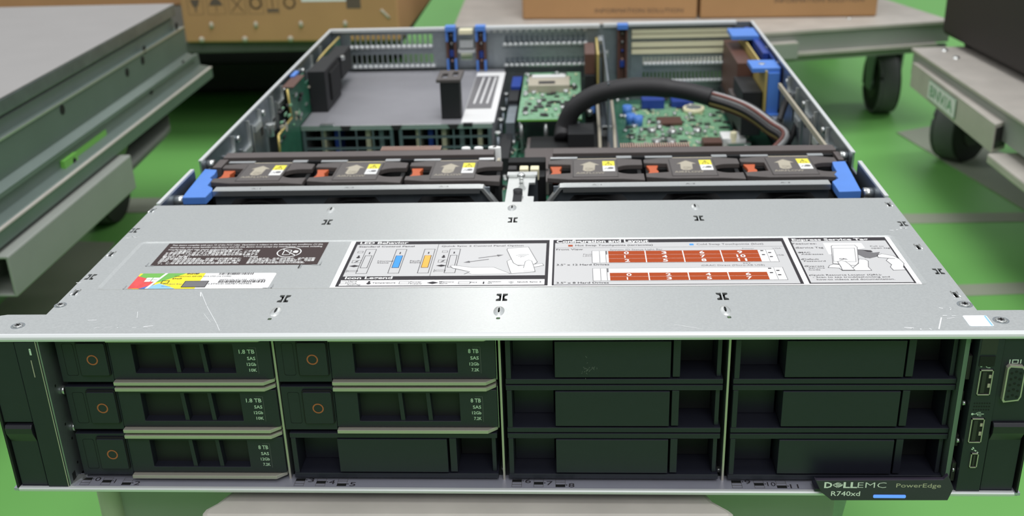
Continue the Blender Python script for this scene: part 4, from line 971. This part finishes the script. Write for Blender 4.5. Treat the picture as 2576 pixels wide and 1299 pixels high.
b = MB(); p = U(1258, 400, 2, -10); b.box(p.x-1, p.x+1, 262, 268, -78, -6, 'tan'); b.box(-34, -22, 284, 286, -78, -10, 'black_soft'); obj('plug_post', b, pc)

# cable bundle
cb = thing('cable_bundle', 'thick black sleeved cable bundle arching over the rear of the server', 'cable', (40, 470, -58))
CPX = [(1420, 322, 478), (1445, 272, 478), (1500, 238, 477), (1570, 222, 474), (1640, 219, 470), (1720, 228, 462), (1790, 246, 452)]
P = [U(a, c, 1, y) for a, c, y in CPX]; P = [Vector((p.x, p.y, p.z)) for p in P]
P = [Vector((P[0].x-1, 470, -56))]+P
b = MB(); b.tube(P, lambda t: 8.2-(.8 if t > .8 else 0), 'sleeve', 16, 8); obj('sleeve', b, cb)
W2 = [(1785, 246, 453), (1840, 262, 446), (1890, 284, 440), (1940, 320, 430), (1975, 352, 420)]
P2 = [U(a, c, 1, y) for a, c, y in W2]+[Vector((190, 408, -60)), Vector((196, 400, -77))]
b = MB()
for k, (dx, dz, m, r) in enumerate(((0, 2.6, 'braid', 3.6), (-3.4, -3, 'wireyel', 2.2), (3.6, -1.4, 'sleeve', 2.4), (-1, -6, 'wirered', 1.8), (-5, .4, 'sleeve', 2.2), (1.4, -4.6, 'sleeve', 2.2), (-2.4, 4.6, 'wirered', 1.6), (3, 4, 'sleeve', 2))):
    b.tube([p+Vector((dx*.7, dx*.6, dz)) for p in P2], r, m, 10, 6)
obj('wires', b, cb, label='loose red, yellow and braided wires')
b = MB(); b.tube([U(1960, 305, 1, 430), U(1975, 262, 1, 445), U(1985, 240, 1, 450), U(2000, 270, 1, 440), U(2006, 310, 1, 430), Vector((203, 420, -60))], 2.6, 'sleeve', 10, 6); obj('cable_loop', b, cb)
b = MB(); b.box(140, 196, 392, 440, -78.4, -60, 'black_soft'); b.box(150, 160, 400, 410, -60, -56, 'chip'); b.ball((165, 420, -60), 3, 'silver'); b.ball((176, 428, -60), 3, 'silver'); obj('power_socket', b, cb, bevel=.5)
# right inner strip
b = MB(); a = U(2010, 285, 2, -12); b.prism([(209, 290), (211, 290), (209, 470), (207, 470)], 2, -14, -10, 'tan'); b.box(196, 206, 430, 440, -40, -30, 'silver'); obj('inner_trim', b, srv)

# ------------------------------------------------------------------ cart under the server
def poly_xy(pts, z): return [(p.x, p.y) for p in (U(a, c, 2, z) for a, c in pts)]
DK = -88.0
def caster(name_parent, x, y, yaw, r=48, w=28, top=DK-45):
    M = Matrix.Translation((x, y, FL+r)) @ Matrix.Rotation(yaw, 4, 'Z')
    b = MB(); b.xf = M
    b.cyl((-w/2, 0, 0), 0, r, w, 'rubber', 36); b.cyl((-w/2+3, 0, 0), 0, r+.7, w-6, 'tread', 36); b.cyl((-w/2-1, 0, 0), 0, r*.55, w+2, 'chip', 24); b.cyl((-w/2-3, 0, 0), 0, r*.2, w+6, 'steel_dark', 14)
    b.tube([(-w/2*.96, r*math.cos(a)*.97, r*math.sin(a)*.97) for a in [k*math.pi/12 for k in range(25)]], 3, 'tread', 6, 2)
    o = obj('caster_wheel', b, name_parent, bevel=2.0)
    b = MB(); b.xf = M; h = top-(FL+r)
    for sx in (-1, 1): b.prism([(-12, -10), (12, -10), (26, h), (-26, h)], 0, sx*(w/2+4), sx*(w/2+7), 'steel_dark')
    b.box(-w/2-8, w/2+8, -28, 28, h-4, h, 'steel_dark'); obj('fork', b, o)
ct = thing('platform_cart', 'grey platform cart with rounded bumper, carrying the open server', 'cart', (0, 350, FL))
b = MB(); fl_ = U(268, 1245, 2, DK-6); 
xL = U(290, 1299, 1, 48).x; xR = U(2085, 1262, 1, 48).x
b.box(xL+6, xR, 36, 640, DK-46, DK-.2, 'cartgrey'); b.cyl((xL+6, 36, DK-46), 2, 6, 45.8, 'cartlight', 12); obj('deck', b, ct, bevel=2)
b = MB(); zB = DK-3
P = poly_xy(((545, 1262), (515, 1278), (505, 1290), (506, 1303), (1850, 1303), (1848, 1290), (1835, 1280), (1795, 1258)), zB); P = [(P[0][0]+18, 36)]+P+[(P[-1][0]-14, 36)]
b.prism(P, 2, zB-20, zB, 'cartlight'); obj('bumper_plate', b, ct, bevel=3, label='worn light grey bumper plate')
b = MB(); b.box(xR-6, xR+2, 60, 90, FL+70, DK-46, 'cartgrey'); b.prism([(2, 0), (12, 60), (12, 100), (2, 100)], 0, 0, 0, 'cartgrey') if False else None
P = [U(2086, 1258, 1, 70), U(2130, 1262, 1, 70), U(2112, 1299, 1, 70)]
b.prism([(P[0].x, DK-40), (P[1].x, DK-40), (P[2].x, FL+100), (P[0].x, FL+100)], 1, 66, 74, 'steel_dark'); obj('leg_bracket', b, ct)
for x in (xL+50, xR-50):
    for y in (100, 590): caster(ct, x, y, .0, top=DK-46)

# ------------------------------------------------------------------ left cart and second server
lc = thing('platform_cart', 'grey platform cart on the left, carrying the closed server', 'cart', (-600, 700, FL))
z = DK-14
b = MB()
e0 = U(28, 636, 2, z); e1 = U(325, 440, 2, z); yaw = 0.02
ex = -411.0; e0.y = 328
b.box(ex-420, ex-64, 300, 740, z-42, z-1, 'cartgrey')
obj('deck', b, lc, bevel=1.5)
b = MB(); c = MB(); b.box(ex-34, ex, e0.y, 585, z-36, z, 'cartgrey'); c.box(ex-31, ex-3, e0.y-5, e0.y+200, z-33, z-3, 'chip')
obj('side_bar', b, lc, cutter=c, bevel=1.5)
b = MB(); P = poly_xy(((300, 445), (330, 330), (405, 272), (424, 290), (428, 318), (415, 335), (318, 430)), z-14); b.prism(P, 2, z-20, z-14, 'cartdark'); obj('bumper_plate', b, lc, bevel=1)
P0 = U(252, 565, 2, FL)
caster(lc, P0.x+8, P0.y+16, .05, r=54, top=z-38); caster(lc, ex-360, P0.y, 0, top=z-40); caster(lc, ex-320, 690, 0, top=z-40)
s2 = thing('rack_server', 'closed rack server with plain light grey lid and side rail, on the left cart', 'server', (-600, 600, z))
LX = -446.0
zt = 0.0
yback = U(440, 7, 2, zt).y
b = MB(); b.box(LX-440, LX+2, 120, yback-4, zt-1.5, zt, 'lidgrey'); b.box(LX, LX+2, 120, yback-4, zt-14, zt-1.5, 'steel_side'); obj('lid', b, s2, bevel=.8)
b = MB(); b.box(LX-438, LX-3, 124, yback-8, z+.5, zt-1.6, 'railgreen'); b.box(LX-3, LX-1, 124, yback-8, z+24, zt-18, 'railgreen'); obj('body', b, s2, bevel=.5)
rl = MB(); yb = yback+6
rl.prism([(LX-2, zt-30), (LX+4, zt-30), (LX+5, zt-32), (LX+5, zt-62), (LX+14, zt-66), (LX+14, zt-70), (LX-2, zt-70)], 1, 130, yb, 'railgreen')
rl.box(LX+4.6, LX+6, 130, yb, zt-31.5, zt-29.5, 'steel')
rail = obj('slide_rail', rl, s2)
rl = MB(); rl.prism([(LX+6, zt-68), (LX+11, zt-68), (LX+12, zt-82), (LX+22, zt-84), (LX+26, zt-86), (LX+26, zt-98), (LX+6, zt-98)], 1, 130, yb+20, 'railgreen'); rl.box(LX+20, LX+26.5, 130, yb+20, zt-86, zt-84.6, 'cartlight'); obj('outer_rail', rl, rail)
for px, py in ((157, 276), (320, 182), (359, 152), (363, 125), (444, 66)):
    p = U(px, py, 0, LX+5.2); b = MB(); b.cyl((LX+5, p.y, p.z), 0, 4.6, .5, 'black_deep', 14); obj('rail_hole', b, rail)
for px, py in ((380, 228), (460, 160)):
    p = U(px, py, 0, LX+12); b = MB(); b.cyl((LX+12.2, p.y, p.z), 0, 4, .6, 'black_deep', 12); obj('rail_hole', b, rail)
p = U(170, 410, 0, LX+12); b = MB(); b.box(LX+12, LX+16, p.y-14, p.y+14, p.z-6, p.z+6, 'stickgreen'); b.cyl((LX+16, p.y+6, p.z), 0, 3, .5, 'black_deep', 12); b.box(LX+12, LX+12.6, p.y+14, p.y+90, p.z-5, p.z+5, 'stickgreen')
obj('rail_latch', b, rail, label='green lit rail latch')

# ------------------------------------------------------------------ rear right cart with two boxes
zc = DK-4
rcart = thing('platform_cart', 'grey platform cart at the back, carrying two cardboard boxes', 'cart', (300, 1200, FL))
B_ = U(1925, 83, 2, zc); C_ = U(2345, 55, 2, zc); d = (C_-B_).normalized()
l0 = U(1165, 0, 2, zc); l1 = U(1145, 52, 2, zc); e = (l1-l0)
den = d.x*(-e.y)+e.x*d.y; t_ = ((l0.x-B_.x)*(-e.y)+e.x*(l0.y-B_.y))/den; A_ = B_+d*t_
ln_ = Vector((-d.y, d.x, 0)); CR = C_+d*30
poly = [(A_.x, A_.y), (CR.x, CR.y), (CR.x+ln_.x*700-40, CR.y+ln_.y*700), (l0.x-e.x/e.length*500, l0.y+900)]
b = MB(); b.prism(poly, 2, zc-4, zc, 'cartlight'); obj('deck', b, rcart)
b = MB()
def along(b, t0, t1, off0, off1, z0, z1, m):
    q = [A_+d*t0+ln_*off0, A_+d*t1+ln_*off0, A_+d*t1+ln_*off1, A_+d*t0+ln_*off1]; b.prism([(p.x, p.y) for p in q], 2, z0, z1, m)
TL = (CR-A_).length
along(b, 2, TL, 3, 12, zc-30, zc-4, 'cartgrey'); along(b, 2, TL-20, -4, 12, zc-34, zc-30, 'cartlight'); along(b, 0, TL, 6, 14, zc-44, zc-34, 'cartgrey')
tb = (B_-A_).length; along(b, tb-30, tb+45, -10, 4, zc-36, zc-16, 'cartgrey'); along(b, tb-30, tb+45, -10, 4, zc-16, zc-14, 'cartlight')
p = U(2139, 50, 2, zc); b.ball((p.x, p.y+8, zc), 4, 'silver', .7)
obj('edge_frame', b, rcart)
b = MB(); b.box(-60, -50, 2200, 2210, zc-40, zc-6, 'cartgrey'); 
w1 = U(2215, 284, 2, FL); caster(rcart, w1.x, w1.y+10, .02, r=47, w=30, top=zc-40); caster(rcart, A_.x+70, w1.y+140, 0, top=zc-40); caster(rcart, w1.x, w1.y+420, .3, top=zc-40)
def carton(lab, P, h, z, marks=None, extra=None):
    """closed cardboard box on plan quad P (front-left, front-right, back-right, back-left)"""
    t = thing('cardboard_box', lab, 'box', (P[0][0], P[0][1], z), 'cardboard boxes on the carts behind')
    b = MB(); b.prism(P, 2, z+.3, z+h, 'card'); body = obj('carton', b, t, bevel=3)
    fx = Vector((P[1][0]-P[0][0], P[1][1]-P[0][1], 0)); L_ = fx.length; fx.normalize(); fn = Vector((fx.y, -fx.x, 0))
    m = MB(); m.xf = Matrix(((fx.x, fn.x, 0, P[0][0]+fn.x*.3), (fx.y, fn.y, 0, P[0][1]+fn.y*.3), (0, 0, 1, z), (0, 0, 0, 1)))
    if marks: marks(m, L_, h); obj('printed_marks', m, t)
    if extra:
        m2 = MB(); m2.xf = m.xf; 
        for q_ in extra(m2, L_, h): obj('tape_scrap', q_, t)
    return t
a = U(1315, 50, 2, zc); m_ = U(1757, 48, 2, zc); q = U(2205, 42, 2, zc)
def mk1(m, L_, h):
    m.text('INFORMATION SOLUTION', L_*.42, 10, L_*.5, 6, 'cardink', 1, 0)
def mk2(m, L_, h):
    m.text('INFORMATION SOLUTION', L_*.42, 22, L_*.5, 6, 'cardink', 1, 0)
carton('brown cardboard box on the back cart, directly behind the server', [(a.x, a.y), (m_.x-2, m_.y), (m_.x-2, m_.y+330), (a.x, a.y+330)], 190, zc, mk1)
carton('brown cardboard box at the right end of the back cart', [(m_.x+2, m_.y), (q.x, q.y), (q.x, q.y+330), (m_.x+2, m_.y+330)], 200, zc, mk2)
# rear left cart with boxes
bl = thing('platform_cart', 'dark shaded platform cart under the large box at back left', 'cart', (-400, 1150, FL))
a = U(468, 109, 2, zc); q = U(1007, 104, 2, zc); r1 = U(1085, 0, 2, zc); r0 = U(1040, 62, 2, zc)
dr = (r1-q).normalized()
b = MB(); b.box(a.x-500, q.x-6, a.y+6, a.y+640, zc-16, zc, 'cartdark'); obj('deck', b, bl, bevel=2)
b = MB(); yf = U(600, 236, 2, FL+6).y; b.box(a.x-480, q.x-150, yf, yf+420, FL+12, FL+60, 'black_soft'); obj('lower_shelf', b, bl, bevel=3)  # black block added to stand for the deep shade under this cart
for x, y in ((a.x-320, a.y+90), (q.x-110, a.y+430), (q.x-110, a.y+590), (a.x-320, a.y+560)): caster(bl, x, y, .2, top=zc-16)
def mk3(m, L_, h):
    k = L_/539.
    def X(px): return (px-468)*k
    def Z(z): return 40+(z-66)*.62
    for i, (x0, x1) in enumerate(((487, 525), (536, 580), (590, 632), (640, 676), (685, 714), (728, 756))):
        xa_, xb_ = X(x0), X(x1); xc = (xa_+xb_)/2
        if i < 5: sliver(m, [(xa_, Z(66)), (xb_, Z(66)), (xb_, Z(112)), (xa_, Z(112)), (xa_, Z(66))], .6, 'cardink', -.3, 1)
        if i == 0: m.prism([(xc+u, Z(v)) for u, v in ((-7, 100), (7, 100), (4, 86), (1, 82), (1, 72), (-1, 72), (-1, 82), (-4, 86))], 1, -.5, -.1, 'cardink')
        if i == 1: m.prism([(xc+u, Z(v)) for u, v in ((-10, 86), (10, 86), (6, 98), (0, 103), (-6, 98))], 1, -.5, -.1, 'cardink'); sliver(m, [(xc, Z(98)), (xc, Z(72))], 1, 'cardink', -.3, 1)
        if i == 2: sliver(m, [(xc-8, Z(72)), (xc+9, Z(104))], 1.4, 'cardink', -.3, 1); sliver(m, [(xc+8, Z(72)), (xc-9, Z(104))], 1.4, 'cardink', -.3, 1)
        if i in (3, 5): m.ring((xc, -.3, Z(90)), 1, 6, 9, 'cardink')
        if i == 4: sliver(m, [(xc, Z(80)), (xc, Z(112))], 1.5, 'cardink', -.3, 1); m.box(xa_, xb_, -.4, -.1, Z(70), Z(77), 'cardink')
    m.box(X(772), X(882), -.6, -.1, 56, 150, 'white'); m.box(X(882), X(917), -.4, -.1, 46, 80, 'cardink')
def mk3b(m, L_, h):
    k = L_/539.
    out = []
    for px in (540, 652, 765, 875): q_ = MB(); q_.xf = m.xf; out.append(q_.ball(((px-468)*k, -.2, 25), 3.4, 'tan', 1.5, 8))
    for px in (510, 620, 735): q_ = MB(); q_.xf = m.xf; out.append(q_.ball(((px-468)*k, -.4, 5), 4.5, 'tan', 1, 8))
    q_ = MB(); q_.xf = m.xf; out.append(q_.tube([((965-468)*k, -1, 44), ((985-468)*k, -1, 32)], 2.2, 'tan', 8, 3))
    return out
carton('large brown cardboard box with dark handling symbols at back left', [(a.x, a.y), (q.x, q.y), (q.x+dr.x*420, q.y+dr.y*420), (a.x, q.y+420)], 220, zc, mk3, mk3b)
carton('brown cardboard box seen behind the closed grey server lid', [(a.x-480, a.y+300), (a.x-6, a.y+300), (a.x-6, a.y+620), (a.x-480, a.y+620)], 220, zc)

# ------------------------------------------------------------------ right cart with black case
rt = thing('platform_cart', 'grey platform cart at the right edge, carrying a black case', 'cart', (700, 800, FL))
zr = DK
p0 = U(2293, 120, 2, zr); p1 = U(2576, 308, 2, zr); d2 = (p1-p0).normalized(); n2 = Vector((-d2.y, d2.x, 0))
pf = p0+d2*520; p0 = p0
b = MB(); q = [p0, pf, pf+n2*430, p0+n2*430]; b.prism([(p.x, p.y) for p in q], 2, zr-4, zr, 'cartlight'); q = [p0+n2*3, pf+n2*3, pf+n2*427, p0+n2*427]; b.prism([(p.x, p.y) for p in q], 2, zr-34, zr-4, 'cartgrey')
for px, py in ((2376, 127), (2405, 146)): p = U(px, py, 2, zr); b.ball((p.x, p.y, zr), 5, 'silver', .5)
obj('deck', b, rt, bevel=2)
b = MB(); zz_ = zr-14; P = [U(*p, 2, zz_) for p in ((2296, 157), (2504, 314), (2538, 303), (2344, 158))]
b.prism([(p.x, p.y) for p in P], 2, zz_-30, zz_, 'cartlight'); c = MB()
b.prism([(p.x, p.y) for p in (P[1]+(P[2]-P[1])*.12+(P[1]-P[0]).normalized()*.2, P[1]+(P[2]-P[1])*.12+(P[1]-P[0]).normalized()*.9, P[2]+(P[1]-P[2])*.08+(P[1]-P[0]).normalized()*.9, P[2]+(P[1]-P[2])*.08+(P[1]-P[0]).normalized()*.2)], 2, zz_-26, zz_-4, 'chip')
bar = obj('side_bar', b, rt, bevel=3)
b = MB(); dd = (P[1]-P[0]).normalized(); nn = Vector((dd.y, -dd.x, 0)); 
if nn.x > 0: nn = -nn
s0 = P[0]+dd*((P[1]-P[0]).length*.26); wlab = (P[1]-P[0]).length*.34
b.xf = Matrix(((dd.x, -nn.x, 0, s0.x+nn.x*1.2), (dd.y, -nn.y, 0, s0.y+nn.y*1.2), (0, 0, 1, zz_-26), (0, 0, 0, 1)))
b.box(0, wlab, -.4, 0, 0, 22, 'pcb_light'); b.box(1, wlab-1, -.6, -.4, 1, 21, 'labelwhite'); b.text('BNV/A', wlab*.08, 5, wlab*.84, 13, 'pcb_light', 1, -.8, .02)
obj('paper_label', b, bar, label='white paper label with faint lettering')
b = MB(); q = [P[1]+n2*-4, P[1]+d2*170+n2*-4, P[1]+d2*170+n2*30, P[1]+n2*30]; b.prism([(p.x, p.y) for p in q], 2, zz_-40, zz_-30, 'cartlight'); obj('lower_bar', b, rt, bevel=2)
w2 = U(2405, 402, 2, FL); caster(rt, w2.x+4, w2.y+6, -.85, r=47, w=34, top=zr-34)
for k in (420,): w3 = w2+d2*k; caster(rt, w3.x+10, w3.y, 0, top=zr-34)
w3 = w2+n2*320; caster(rt, w3.x, w3.y, 0, top=zr-34); w3 = w2+n2*320+d2*380; caster(rt, w3.x, w3.y, 0, top=zr-34)
c0 = U(2363, 101, 2, zr); c1 = U(2576, 213, 2, zr); dc = (c1-c0).normalized(); nc_ = Vector((-dc.y, dc.x, 0)); ce = c0+dc*620
case = MB(); q = [c0, ce, ce+nc_*330, c0+nc_*330]
mat('case_dark', (46, 42, 41), .7, 0, .08, 8)
case.prism([(p.x, p.y) for p in q], 2, zr+8, zr+300, 'case_dark')
cs = thing('black_case', 'large matt black case standing on the right cart', 'case', (c0.x, c0.y, zr)); obj('shell', case, cs, bevel=8, seg=3)
for t0 in (40, 560):
    for t1 in (30, 290):
        b = MB(); p = c0+dc*t0+nc_*t1; b.cyl((p.x, p.y, zr+.3), 2, 14, 8.7, 'rubber', 16); obj('rubber_foot', b, cs)

for o in bpy.data.objects:
    if '_o' in o: del o['_o']
